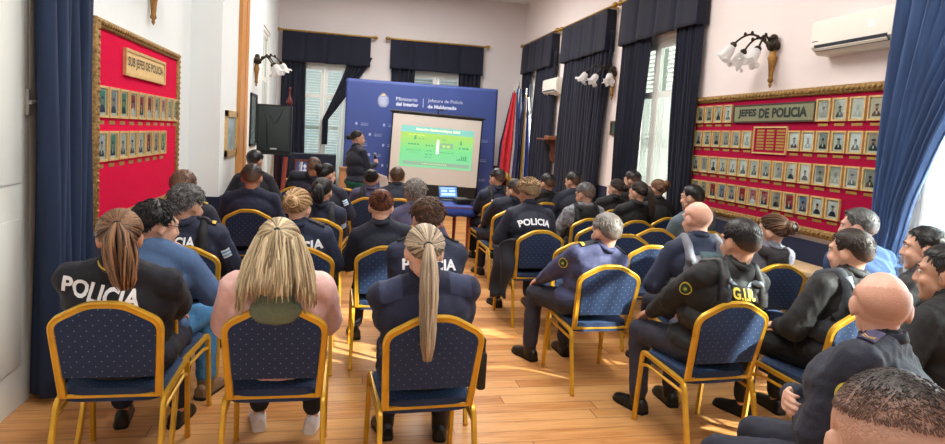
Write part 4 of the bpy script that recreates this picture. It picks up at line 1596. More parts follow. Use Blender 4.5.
def make_chair(loc, rz, label, group):
    t = thing('banquet_chair', label, 'chair', loc, rz, group)
    # back frame: up one side, over the peaked top, down the other
    hw0, hw1 = 0.200, 0.220
    pl = [(-hw0, 0.43), (-hw0 - 0.004, 0.50), (-hw1, 0.80), (-0.070, 0.882), (0.070, 0.882), (hw1, 0.80), (hw0 + 0.004, 0.50), (hw0, 0.43)]
    b = MB()
    b.tube(bend([(x, back_y(z), z) for x, z in pl], 0.045, 6), 0.0165, profile=LOBE, up=(0, 1, 0.2))
    b.tube([(-hw0, back_y(0.43), 0.432), (hw0, back_y(0.43), 0.432)], 0.011, n=6)
    b.build('back_frame', M_GOLD, t, 50, world=False)
    # padded back inside it
    inner = bend([(-hw0 + 0.010, back_y(0.53), 0.53), (-hw1 + 0.012, 0, 0.793), (-0.066, 0, 0.870), (0.066, 0, 0.870), (hw1 - 0.012, 0, 0.793), (hw0 - 0.010, 0, 0.53)], 0.042, 6)
    poly = [(p.x, p.z) for p in inner]
    bm = bmesh.new()
    f = [bm.verts.new((x, back_y(z) - 0.016, z)) for x, z in poly]
    g = [bm.verts.new((x, back_y(z) + 0.030, z)) for x, z in poly]
    n = len(poly)
    bm.faces.new(f)
    bm.faces.new(g[::-1])
    for k in range(n):
        bm.faces.new((f[k], g[k], g[(k + 1) % n], f[(k + 1) % n]))
    bmesh.ops.recalc_face_normals(bm, faces=bm.faces[:])
    bmesh.ops.bevel(bm, geom=[e for e in bm.edges if abs(e.calc_length()) > 0 and (all(v in f for v in e.verts) or all(v in g for v in e.verts))], offset=0.010, segments=3, profile=0.6, affect='EDGES')
    me = bpy.data.meshes.new('backrest')
    bm.to_mesh(me)
    bm.free()
    link('backrest', me, M_DOT_BACK, t, 40)
    # seat cushion
    bm = bmesh.new()
    out = []
    for k in range(40):
        a = 2 * pi * k / 40
        ca, sa = cos(a), sin(a)
        x = (abs(ca) ** 0.32) * (1 if ca > 0 else -1) * 0.220
        y = (abs(sa) ** 0.32) * (1 if sa > 0 else -1) * 0.215
        out.append((x * (1.0 + 0.04 * (y / 0.215)), y + 0.02))
    lo = [bm.verts.new((x, y, 0.408)) for x, y in out]
    hi = [bm.verts.new((x, y, 0.470)) for x, y in out]
    bm.faces.new(lo[::-1])
    bm.faces.new(hi)
    for k in range(40):
        bm.faces.new((lo[k], lo[(k + 1) % 40], hi[(k + 1) % 40], hi[k]))
    bmesh.ops.bevel(bm, geom=[e for e in bm.edges if all(v in hi for v in e.verts)], offset=0.026, segments=4, profile=0.5, affect='EDGES')
    bmesh.ops.recalc_face_normals(bm, faces=bm.faces[:])
    me = bpy.data.meshes.new('seat')
    bm.to_mesh(me)
    bm.free()
    link('seat', me, M_DOT_SEAT, t, 50)
    for sd in (-1, 1):
        b = MB()
        b.tube(bend([(sd * 0.231, 0.262, 0.0), (sd * 0.229, 0.225, 0.452), (sd * 0.225, 0.14, 0.446)], 0.05, 6), 0.0145, profile=LOBE, up=(1, 0, 0))
        b.lathe([(0.012, -0.0), (0.016, 0.004), (0.016, 0.016)], (sd * 0.231, 0.262, 0), 8, 0)
        b.build('leg', M_GOLD, t, 50, world=False)
        b = MB()
        b.tube(bend([(sd * 0.231, -0.300, 0.0), (sd * 0.222, -0.195, 0.415), (sd * 0.223, -0.10, 0.424)], 0.05, 6), 0.0145, profile=LOBE, up=(1, 0, 0))
        b.lathe([(0.012, -0.0), (0.016, 0.004), (0.016, 0.016)], (sd * 0.231, -0.300, 0), 8, 0)
        b.build('leg', M_GOLD, t, 50, world=False)
        b = MB()
        b.tube([(sd * 0.225, 0.145, 0.4465), (sd * 0.223, -0.105, 0.4235)], 0.0145, profile=LOBE, up=(1, 0, 0))
        b.tube(bend([(sd * 0.229, 0.236, 0.36), (sd * 0.227, 0.17, 0.385), (sd * 0.221, -0.195, 0.36)], 0.04, 4), 0.010, n=6)
        b.build('side_rail', M_GOLD, t, 50, world=False)
    return t


CHAIR0 = []


def chair(apex, rz, label, group):
    r = radians(rz)
    # the back's apex stands 0.284 behind the seat centre
    loc = (apex[0] - 0.284 * sin(r), apex[1] + 0.284 * cos(r), 0)
    if not CHAIR0:
        CHAIR0.append(make_chair(loc, r, label, group))
        return CHAIR0[0]
    return dup(CHAIR0[0], loc, r, label, group)


G1 = 'gold framed banquet chairs'
chair(CH['A'], 0, 'gold chair with dotted navy back under the woman with the brown ponytail', G1)
chair(CH['B'], 0, 'gold chair with dotted navy back under the woman in pink', G1)
chair(CH['C'], 3, 'gold chair with dotted navy back under the woman with the very long ponytail', G1)
chair(CH['D'], 4, 'gold chair with dotted navy back under the man in the G.I.R. vest', G1)
chair(CH['E'], 2, 'sunlit gold chair under the grey cropped man in the lilac shirt', G1)
chair(CH['c5'], 0, 'gold chair under the man with tousled salt and pepper hair', G1)
chair(CH['c7'], 0, 'gold chair under the broad man in front of the loudspeaker', G1)
chair(CH['c9'], 0, 'gold chair under the woman with the loose honey blonde bun', G1)
chair(CH['c10'], 0, 'gold chair under the woman with black wavy hair and charcoal vest', G1)
chair(CH['c15'], 0, 'gold chair under the woman with the reddish brown bun', G1)
chair(CH['c13'], 0, 'gold chair under the woman with small black bun in dark vest', G1)
chair(CH['l12'], 0, 'gold chair under the man in front of the emblem plaque', G1)
chair(CH['l13'], 0, 'empty gold chair with back to the camera below the presenter', G1)
p = on_z(282, 174, 0.89)
chair((-0.78, 10.1), -62, 'empty gold chair turned sideways under the loudspeaker', G1)
chair(CH['N1'], 4, 'gold chair with dotted blue back under the curly haired person', G1)
chair(CH['N2'], 0, 'empty gold chair just ahead of the grey cropped man', G1)
chair(CH['a'], 0, 'gold chair under the man with grey check sleeves', G1)
chair(CH['b'], 0, 'empty gold chair directly behind the man with grey check sleeves', G1)
chair(CH['c'], 0, 'gold chair under the woman with the long dark ponytail', G1)
chair((CH['d'][0] + 0.02, CH['d'][1]), 0, 'empty gold chair behind the woman with the long dark ponytail', G1)
chair((CH['e'][0], CH['e'][1]), 0, 'empty blue dotted chair right of the grey cropped head', G1)
chair(CH['f'], 0, 'empty gold chair in front of the bald man\'s left shoulder', G1)
chair(CH['n11'], 0, 'gold chair under the man in the speckled grey sweater', G1)
chair(CH['q1'], 6, 'gold chair beside the laptop table under the man in the dark vest', G1)
chair(CH['q2'], 4, 'gold chair under the man behind the curly head', G1)
chair(CH['q4'], 0, 'gold chair under the man in black in front of the dark curtains', G1)
chair(CH['q7'], 0, 'gold chair under the woman left of the long dark ponytail', G1)
chair(CH['q14'], 0, 'gold chair with blue dotted back under the woman in the grey sweatshirt', G1)
chair(CH['q16'], 8, 'gold chair under the young man with the grey shoulder harness', G1)
for key, lab in (('P4', 'gold chair under the man in denim blue with chin on hand'), ('P6', 'gold chair under the balding man by the left red board'),
                 ('P8', 'gold chair under the man just below the loudspeaker'), ('P11', 'gold chair under the woman with black bun turned right'),
                 ('P14', 'gold chair under the brown haired man by the screen'), ('P16', 'gold chair under the older man in purple grey sweater'),
                 ('P17', 'gold chair under the person with tousled brown hair'), 
                 ('Q5', 'gold chair under the black haired man by the second curtain'), ('Q9', 'gold chair under the man between two women at the light window'),
                 ('Q10', 'gold chair under the woman with the light brown bun'), ('Q12', 'gold chair under the bald man in the grey vest'),
                 ('Q17', 'gold chair under the heavy man in the blue sweater'), ('Q18', 'gold chair under the bald man with arms crossed'),
                 ('Q19', 'gold chair under the crew cut man nearest the camera'), ('Q20', 'gold chair under the man in profile at the right edge'),
                 ('Q21', 'gold chair under the bearded man at the right picture edge')):
    r = PEOPLE[key]['root']
    rz = r.rotation_euler.z
    s = r.location
    chair((s.x + 0.265 * sin(rz), s.y - 0.265 * cos(rz)), math.degrees(rz), lab, G1)
# ------------------------------------------------------------------ the room
RX, LX, PX, PY, FY, BY, CZ = 4.30, -1.80, -1.44, 8.14, 14.85, -1.6, 5.0
M_WALL_R = mat('wall_paint_rose_white', (228, 216, 213), 0.85, var=0.012, scale=3, bump=0.05, bscale=40)
M_WALL_L = mat('wall_paint_cool_white', (226, 231, 231), 0.85, var=0.012, scale=3, bump=0.05, bscale=40)
M_WALL_F = mat('wall_paint_far_white', (214, 207, 207), 0.85, var=0.012, scale=3, bump=0.05, bscale=40)
M_CEIL = mat('ceiling_white', (236, 234, 230), 0.9, var=0.02, scale=3)
M_WHITE_WOOD = mat('white_gloss_joinery', (232, 234, 228), 0.45, var=0.01, scale=4)
M_DADO_NAVY = mat('dado_navy_cloth', (22, 30, 58), 0.9, var=0.15, scale=40, bump=0.2)
M_DADO_RED = mat('dado_maroon', (92, 24, 40), 0.85, var=0.15, scale=30, bump=0.15)
M_WOOD_RED = mat('varnished_orange_wood', (204, 142, 78), 0.4, var=0.15, scale=6, stretch=(8, 8, 0.6), bump=0.1)
M_DARKWOOD = mat('dark_red_wood', (96, 48, 30), 0.45, var=0.25, scale=8, stretch=(1, 6, 6), bump=0.1)
M_GLASS = glass_mat('window_glass', (240, 246, 246), 0.02, 0.12)
M_SHUT = translucent('white_louvre', (232, 234, 226), 0.0, 0.42)
M_SHUT_R = translucent('white_louvre_sunny_side', (226, 228, 220), 0.0, 0.05)
M_LACE = translucent('white_lace', (246, 246, 242), 0.22, 0.6)
M_SHEER = translucent('sheer_voile', (244, 248, 252), 0.6, 0.65)
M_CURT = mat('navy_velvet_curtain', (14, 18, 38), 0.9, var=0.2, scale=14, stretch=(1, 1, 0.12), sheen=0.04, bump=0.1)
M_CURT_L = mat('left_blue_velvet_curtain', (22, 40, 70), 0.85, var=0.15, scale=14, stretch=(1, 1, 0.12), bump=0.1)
M_CURT_GLOW = mat('blue_velvet_window_glow', (54, 80, 124), 0.8, var=0.2, scale=14, stretch=(1, 1, 0.12), sheen=0.12, bump=0.1)  # blue velvet lightened: the window's glow is put into the base colour
M_BRASS = mat('brass_rod', (168, 132, 62), 0.35, 0.8, var=0.15, scale=20)
M_OLDGOLD = mat('antique_gold_moulding', (148, 116, 66), 0.5, 0.45, var=0.55, scale=55, bump=0.9, bscale=70)
M_GILT = mat('gilt_frame', (208, 174, 116), 0.45, 0.2, var=0.15, scale=30)


def solid_struct(name, boxes, m):
    b = MB()
    for q in boxes:
        b.bx(*q)
    return tag(b.build(name, m, None, 30), kind='structure')


def holed(a0, a1, z0, z1, holes):
    """rectangles of a wall around its openings"""
    out = []
    xs = sorted(holes)
    cur = a0
    for h0, h1, k0, k1 in xs:
        out.append((cur, h0, z0, z1))
        if k0 > z0:
            out.append((h0, h1, z0, k0))
        out.append((h0, h1, k1, z1))
        cur = h1
    out.append((cur, a1, z0, z1))
    return out


M_FLOOR = wood_floor()
solid_struct('floor', [(LX - 0.3, RX + 0.3, BY - 0.2, FY + 0.3, -0.12, 0.0)], M_FLOOR)
solid_struct('ceiling', [(LX - 0.3, RX + 0.3, BY - 0.2, FY + 0.3, CZ, CZ + 0.15)], M_CEIL)
HR = [(1.30, 3.85, 0.25, 3.4), (7.52, 8.82, 0.25, 3.25), (9.90, 11.2, 0.25, 3.25), (12.7, 14.0, 0.25, 3.25)]
solid_struct('wall_right', [(RX, RX + 0.25, a, b, c, d) for a, b, c, d in holed(BY - 0.2, FY + 0.3, 0, CZ, HR)], M_WALL_R)
HF = [(-1.0, 0.20, 0.25, 3.2), (1.55, 2.85, 0.25, 3.2)]
solid_struct('wall_back', [(a, b, FY, FY + 0.25, c, d) for a, b, c, d in holed(PX - 0.25, RX, 0, CZ, HF)], M_WALL_F)
HL = [(12.15, 13.35, 0.3, 3.55)]
solid_struct('wall_left', [(LX - 0.25, LX, BY - 0.2, PY, 0, CZ), (LX - 0.25, PX, PY, PY + 0.9, 0, CZ)] + [(PX - 0.25, PX, a, b, c, d) for a, b, c, d in holed(PY + 0.9, FY, 0, CZ, HL)], M_WALL_L)
solid_struct('wall_front', [(LX, RX, BY - 0.2, BY, 0, CZ)], M_WALL_R)
# low dados and their rails
solid_struct('trim_1', [(RX - 0.018, RX, 4.0, 7.4, 0.0, 0.93), (RX - 0.018, RX, 9.45, 9.85, 0.0, 1.03), (RX - 0.018, RX, 12.2, 12.5, 0.0, 1.03)], M_DADO_NAVY)
solid_struct('trim_2', [(LX, LX + 0.018, 4.2, PY, 0.0, 0.785), (LX + 0.018, PX + 0.018, PY - 0.018, PY, 0.0, 0.79), (PX, PX + 0.018, PY, 9.3, 0, 0.79)], M_DADO_NAVY)
solid_struct('trim_3', [(PX, -1.0, FY - 0.02, FY, 0.0, 1.05), (0.2, 1.55, FY - 0.02, FY, 0.0, 1.05), (2.85, RX, FY - 0.02, FY, 0.0, 1.05)], M_DADO_RED)
solid_struct('trim_4', [(PX, PX + 0.05, 9.36, 9.74, 0, CZ), (PX, PX + 0.035, 9.76, 10.16, 0, CZ), (PX, PX + 0.06, 9.72, 9.78, 0, CZ)], M_WOOD_RED)
solid_struct('baseboard_right', [(RX - 0.022, RX, 3.9, FY, 0, 0.14)], M_WHITE_WOOD)
solid_struct('baseboard_left', [(LX, LX + 0.024, 4.4, PY, 0, 0.14)], M_WHITE_WOOD)

# ------------------------------------------------------------------ windows with louvred shutters
def window(name, fn, a0, a1, z0, z1, transom, lace=True, slats=True, sm=None):
    """fn(a, d, z): along the wall, depth outward, height"""
    root = bpy.data.objects.new(name, None)
    COL.objects.link(root)
    tag(root, kind='structure')

    def bx(b, p0, p1, d0, d1, q0, q1, mi=0):
        c = [fn(x, d, z) for x in (p0, p1) for d in (d0, d1) for z in (q0, q1)]
        lo = [min(v[i] for v in c) for i in range(3)]
        hi = [max(v[i] for v in c) for i in range(3)]
        b.bx(lo[0], hi[0], lo[1], hi[1], lo[2], hi[2], mi)
    b = MB()
    bx(b, a0, a0 + 0.07, 0.02, 0.16, z0, z1)
    bx(b, a1 - 0.07, a1, 0.02, 0.16, z0, z1)
    bx(b, a0, a1, 0.02, 0.16, z1 - 0.07, z1)
    bx(b, a0, a1, 0.0, 0.16, z0, z0 + 0.05)
    b.build('window_frame', M_WHITE_WOOD, root, 30)
    mid = (a0 + a1) / 2
    for k, (l0, l1) in enumerate(((a0 + 0.07, mid - 0.004), (mid + 0.004, a1 - 0.07))):
        b = MB()
        s = 0.075
        bx(b, l0, l0 + s, 0.04, 0.09, z0 + 0.05, z1 - 0.07)
        bx(b, l1 - s, l1, 0.04, 0.09, z0 + 0.05, z1 - 0.07)
        bx(b, l0 + s, l1 - s, 0.04, 0.09, z1 - 0.16, z1 - 0.07)
        bx(b, l0 + s, l1 - s, 0.04, 0.09, z0 + 0.05, z0 + 0.35)
        bx(b, l0 + s, l1 - s, 0.04, 0.09, transom - 0.045, transom + 0.045)
        leaf = b.build('casement', M_WHITE_WOOD, root, 30)
        b = MB()
        bx(b, l0 + s, l1 - s, 0.062, 0.068, z0 + 0.35, z1 - 0.16)
        b.build('pane', M_GLASS, leaf, 0)
        if lace:
            def f(u, v, l0=l0, l1=l1):
                a = l0 + s + (l1 - l0 - 2 * s) * u
                return fn(a, 0.030 + 0.008 * sin(u * 40), transom - 0.05 - (transom - z0 - 0.35) * v)
            b = MB()
            b.grid(50, 8, f)
            b.build('lace_curtain', M_LACE, leaf, 180, recalc=False)
        # shutter leaf outside the glass
        if slats:
            b = MB()
            w = 0.05
            bx(b, l0 + 0.0, l0 + w, 0.17, 0.20, z0, z1)
            bx(b, l1 - w, l1, 0.17, 0.20, z0, z1)
            bx(b, l0 + w, l1 - w, 0.17, 0.20, z0, z0 + 0.1)
            bx(b, l0 + w, l1 - w, 0.17, 0.20, z1 - 0.1, z1)
            bx(b, l0 + w, l1 - w, 0.17, 0.20, (z0 + z1) / 2 - 0.04, (z0 + z1) / 2 + 0.04)
            n = int((z1 - z0 - 0.2) / 0.062)
            for q in range(n):
                z = z0 + 0.12 + q * 0.062
                vs = [fn(x, d, z + dz) for x in (l0 + w, l1 - w) for d, dz in ((0.168, 0.042), (0.174, 0.050), (0.208, 0.008), (0.202, 0.0))]
                b.add(vs, [(0, 1, 2, 3), (7, 6, 5, 4), (0, 4, 5, 1), (1, 5, 6, 2), (2, 6, 7, 3), (3, 7, 4, 0)])
            b.build('shutter', sm or M_SHUT, root, 30)
    return root


fr = lambda a, d, z: V((RX + d, a, z))
ff = lambda a, d, z: V((a, FY + d, z))
fl = lambda a, d, z: V((PX - d, a, z))
window('window_1', fr, *HR[0], 2.4, lace=False, slats=False)
window('window_2', fr, *HR[1], 2.45, sm=M_SHUT_R)
window('window_3', fr, *HR[2], 2.45, sm=M_SHUT_R)
window('window_4', fr, *HR[3], 2.45, lace=False, slats=False)
window('window_5', ff, *HF[0], 2.45, lace=False)
window('window_6', ff, *HF[1], 2.45)
window('window_7', fl, *HL[0], 2.6)

# ------------------------------------------------------------------ curtains, valances, rods
def drape(label, fn, edge, z0, z1, folds, amp, m, group, seed=0, name='curtain', thick=0.008, parent=None, cat='curtain'):
    """edge(v) -> (a_left, a_right) along the wall for v = 0 at the top .. 1 at the bottom"""
    rng = random.Random(seed)
    ph = [rng.uniform(-0.8, 0.8) for _ in range(folds + 2)]
    am = [rng.uniform(0.6, 1.3) for _ in range(folds + 2)]

    def f(u, v):
        l, r = edge(v)
        k = u * folds
        i = int(k)
        w = sin(2 * pi * k + ph[i % len(ph)] * 0.3 + 0.5 * sin(v * 3 + seed)) * am[i % len(am)] * (1 - (k - i)) + sin(2 * pi * k + ph[(i + 1) % len(ph)] * 0.3 + 0.5 * sin(v * 3 + seed)) * am[(i + 1) % len(am)] * (k - i)
        a = l + (r - l) * (u + 0.012 * sin(2 * pi * k * 2 + seed))
        return fn(a, amp * w * (0.75 + 0.35 * v) + 0.01 * sin(v * 9 + u * 14), z0 + (z1 - z0) * v)
    b = MB()
    b.grid(folds * 9, 40, f)
    o = b.build(name, m, parent, 180, recalc=False, thick=thick)
    if parent is None:
        tag(o, label, cat, group)
    return o


def valance(label, fn, a0, a1, z0, z1, pleats, m):
    """box pleated pelmet with returns to the wall; d is measured into the room"""
    pr = []
    n = pleats * 8
    w = (a1 - a0)
    pr.append((a0, 0.02))
    for i in range(n + 1):
        u = i / n
        k = (u * pleats) % 1.0
        pl = 0.0
        if 0 < u < 1 and (k < 0.06 or k > 0.94):
            pl = -0.035
        pr.append((a0 + w * u, 0.17 + pl + 0.006 * sin(u * 30)))
    pr.append((a1, 0.02))

    def f(u, v):
        x = u * (len(pr) - 1)
        i = min(int(x), len(pr) - 2)
        t = x - i
        a = pr[i][0] * (1 - t) + pr[i + 1][0] * t
        d = pr[i][1] * (1 - t) + pr[i + 1][1] * t
        return fn(a, d + 0.02 * v * (1 if 0.02 < u < 0.98 else 0), z0 + (z1 - z0) * v - 0.006 * sin(u * pleats * 2 * pi) * v)
    b = MB()
    b.grid(len(pr), 12, f)
    o = b.build('valance', m, None, 40, recalc=False, thick=0.012)
    return tag(o, label, 'valance', 'navy box pleated valances')


def rod(label, fn, a0, a1, z):
    t = thing('curtain_rod', label, 'curtain rod', fn((a0 + a1) / 2, 0.15, z), 0, 'brass curtain rods')
    b = MB()
    b.tube([fn(a0, 0.15, z), fn(a1, 0.15, z)], 0.022, 10)
    b.build('rod', M_BRASS, t, 60)
    for a, s in ((a0, -1), (a1, 1)):
        b = MB()
        d = (fn(a + s, 0.15, z) - fn(a, 0.15, z))
        R = d.to_track_quat('Z', 'Y').to_matrix()
        b.lathe([(0.022, -0.01), (0.034, 0.0), (0.026, 0.02), (0.045, 0.05), (0.040, 0.085), (0.012, 0.11)], fn(a, 0.15, z), 12, 0, R)
        b.build('finial', M_BRASS, t, 50)
        b = MB()
        b.bx(*sum(([min(p, q), max(p, q)] for p, q in zip(fn(a - s * 0.16, 0.0, z - 0.015), fn(a - s * 0.13, 0.15, z + 0.015))), []))
        b.build('bracket', M_BRASS, t, 40)
    return t


rr_ = lambda a, d, z: V((RX - d, a, z))
rf_ = lambda a, d, z: V((a, FY - d, z))
GC = 'long navy curtains'
GB = 'box pleated'
rods = [(rr_, 6.72, 9.08, 3.90, 'light window with white lace on the right wall'), (rr_, 9.38, 11.70, 3.91, 'closed dark curtains in the middle of the right wall'), (rr_, 12.05, 14.40, 3.93, 'window by the flags'),
        (rf_, -1.36, 0.66, 3.86, 'shuttered window behind the loudspeaker'), (rf_, 1.05, 3.32, 3.87, 'window above the blue backdrop')]
for fn, a0, a1, z, w in rods:
    rod('brass curtain rod above the ' + w, fn, a0, a1, z)
    valance('navy box pleated valance over the ' + w, fn, a0 + (0.16 if fn is rr_ else 0.03), a1 - 0.05, z - 0.02, z - 0.68, 4, M_CURT)
inr = lambda a, d, z: V((RX - 0.115 + d * 1.0, a, z))
inf = lambda a, d, z: V((a, FY - 0.115 + d, z))
drape('navy curtain on the far side of the light window', inr, lambda v: (8.10 + 0.28 * v, 9.03), 3.55, 0.06, 6, 0.045, M_CURT, GC, 1)
drape('navy curtain between the light window and the right red board', inr, lambda v: (6.88, 7.44 - 0.2 * v), 3.55, 0.06, 6, 0.045, M_CURT, GC, 2)
drape('closed navy curtain of the middle window, half nearer the light window', inr, lambda v: (9.46 + 0.32 * v, 10.51 + 0.05 * v), 3.55, 0.06, 8, 0.045, M_CURT, GC, 3)
drape('closed navy curtain of the middle window, half nearer the flags', inr, lambda v: (10.55 + 0.05 * v, 11.45 + 0.3 * v), 3.55, 0.06, 8, 0.045, M_CURT, GC, 4)
drape('navy curtain behind the small wooden wall shelf', inr, lambda v: (12.10, 13.25 + 0.25 * v), 3.55, 0.06, 6, 0.045, M_CURT, GC, 5)
drape('navy curtain in the far right corner behind the flags', inr, lambda v: (13.85, 14.32), 3.55, 0.06, 5, 0.045, M_CURT, GC, 6)
drape('navy curtain in the far left corner behind the loudspeaker', inf, lambda v: (-1.34, -0.82 + 0.05 * v), 3.4, 0.06, 5, 0.045, M_CURT, GC, 7)


def swoop(v):
    c = 0.40 - 0.74 * min(1, v / 0.72) ** 1.15
    w = 0.26 - 0.20 * min(1, v / 0.72)
    return (c - w, c + w)


drape('navy curtain swept aside to the left, beside the blue backdrop', inf, swoop, 3.4, 1.35, 5, 0.035, M_CURT, GC, 8)
drape('navy curtain left of the window above the blue backdrop', inf, lambda v: (1.12, 1.66), 3.4, 0.06, 5, 0.045, M_CURT, GC, 9)
drape('navy curtain right of the window above the blue backdrop', inf, lambda v: (2.72, 3.24), 3.4, 0.06, 5, 0.045, M_CURT, GC, 10)
# sheer behind the swept curtain, and the near right window
drape('white sheer curtain beside the swept navy curtain', lambda a, d, z: V((a, FY - 0.03 + d * 0.3, z)), lambda v: (0.0 - 0.1 * v, 0.50), 3.2, 0.06, 7, 0.03, M_LACE, None, 12, 'sheer_curtain', 0.0)


def near_edge(v):
    z = 3.75 + (0.04 - 3.75) * v
    pts = ((3.75, 2.5), (2.9, 2.95), (2.23, 3.44), (1.87, 3.62), (1.42, 3.79), (0.95, 3.89), (0.6, 3.84), (0.0, 3.75))
    for (za, ya), (zb, yb) in zip(pts, pts[1:]):
        if z >= zb:
            t = (za - z) / (za - zb)
            return (ya + (yb - ya) * t, 4.10 - 0.03 * (1 - z / 3.75) - (0.03 if z < 1.2 and z > 0.7 else 0.0))
    return (3.75, 4.06)


drape('large blue curtain gathered with a tieback at the near right window', lambda a, d, z: V((RX - 0.16 + d, a, z)), near_edge, 3.75, 0.04, 9, 0.055, M_CURT_GLOW, GC, 13, thick=0.01)
b = MB()
b.tube([V((RX - 0.16 + 0.10 * cos(q), 3.955 + 0.10 * sin(q), 0.92)) for q in [2 * pi * k / 16 for k in range(16)]], 0.02, 8, closed=True)
tag(b.build('curtain_tieback', M_CURT_GLOW, None, 60), 'blue tieback band round the gathered near right curtain', 'tieback')
drape('white sheer curtain over the bright near right window', lambda a, d, z: V((RX - 0.03 + d * 0.35, a, z)), lambda v: (1.25, 4.0), 3.4, 0.05, 24, 0.05, M_SHEER, None, 14, 'sheer_curtain', 0.0)
drape('large navy curtain at the left edge by the white door', lambda a, d, z: V((LX + 0.16 + d, a, z)), lambda v: (3.94, 4.66 - 0.05 * v), 4.2, 0.04, 6, 0.06, M_CURT_L, GC, 15, thick=0.01)
rod('brass curtain rod above the near right window', rr_, 1.1, 4.3, 3.85)

# white door at the left edge
d = bpy.data.objects.new('door_1', None)
COL.objects.link(d)
tag(d, kind='structure')
b = MB()
b.bx(LX, LX + 0.05, 3.20, 4.05, 0.0, 3.6)
for z0, z1 in ((0.25, 1.1), (1.3, 2.4), (2.6, 3.4)):
    b.bx(LX + 0.05, LX + 0.065, 3.32, 3.93, z0, z1, 0, 0.01)
b.build('door_leaf', M_WHITE_WOOD, d, 30)
b = MB()
b.bx(LX, LX + 0.055, 4.05, 4.26, 0.0, 3.8, 0, 0.015)
b.bx(LX, LX + 0.08, 3.05, 3.20, 0.0, 3.8, 0, 0.02)
b.bx(LX, LX + 0.08, 3.05, 4.26, 3.6, 3.8, 0, 0.02)
b.build('door_casing', M_WHITE_WOOD, d, 30)
b = MB()
b.bx(LX + 0.05, LX + 0.07, 4.00, 4.03, 1.68, 1.83, 0, 0.004)
b.tube([V((LX + 0.06, 4.015, 1.76)), V((LX + 0.10, 4.015, 1.76)), V((LX + 0.10, 3.95, 1.75))], 0.008, 8)
b.build('door_handle', mat('pale_metal', (190, 190, 188), 0.35, 0.6), d, 40)
# ------------------------------------------------------------------ portrait boards
M_FELT_R = mat('crimson_felt', (152, 10, 54), 0.95, var=0.12, scale=80, bump=0.2, spec=0.15)
M_FELT_L = mat('scarlet_felt', (204, 0, 60), 0.95, var=0.10, scale=80, bump=0.2, spec=0.15)
M_MATBOARD = mat('cream_mount', (232, 222, 202), 0.85, var=0.04, scale=20)
M_PLATE = mat('brass_plate', (176, 140, 74), 0.4, 0.5, var=0.2, scale=60)
M_TITLE_G = mat('olive_brass_plate', (122, 124, 92), 0.5, 0.0, var=0.08, scale=20)
M_TITLE_L = mat('cream_wood_plate', (214, 182, 124), 0.6, var=0.1, scale=20)
M_INK = mat('dark_green_lettering', (22, 36, 34), 0.6, var=0.1)
M_INK2 = mat('brown_lettering', (58, 44, 34), 0.6, var=0.1)
PH = {n: mat('photo_' + n, c, 0.35, var=0.1, scale=40) for n, c in dict(
    pale=(204, 198, 184), grey=(166, 160, 150), red=(182, 40, 56), green=(88, 150, 110), blue=(120, 140, 170), white=(226, 224, 220), dark=(44, 46, 50), darkgreen=(36, 52, 50), navy=(30, 36, 56),
    skin=(190, 150, 126), greyskin=(150, 142, 132), hair=(40, 36, 36)).items()}
PHL = list(PH.values())
PHI = {n: i + 2 for i, n in enumerate(PH)}


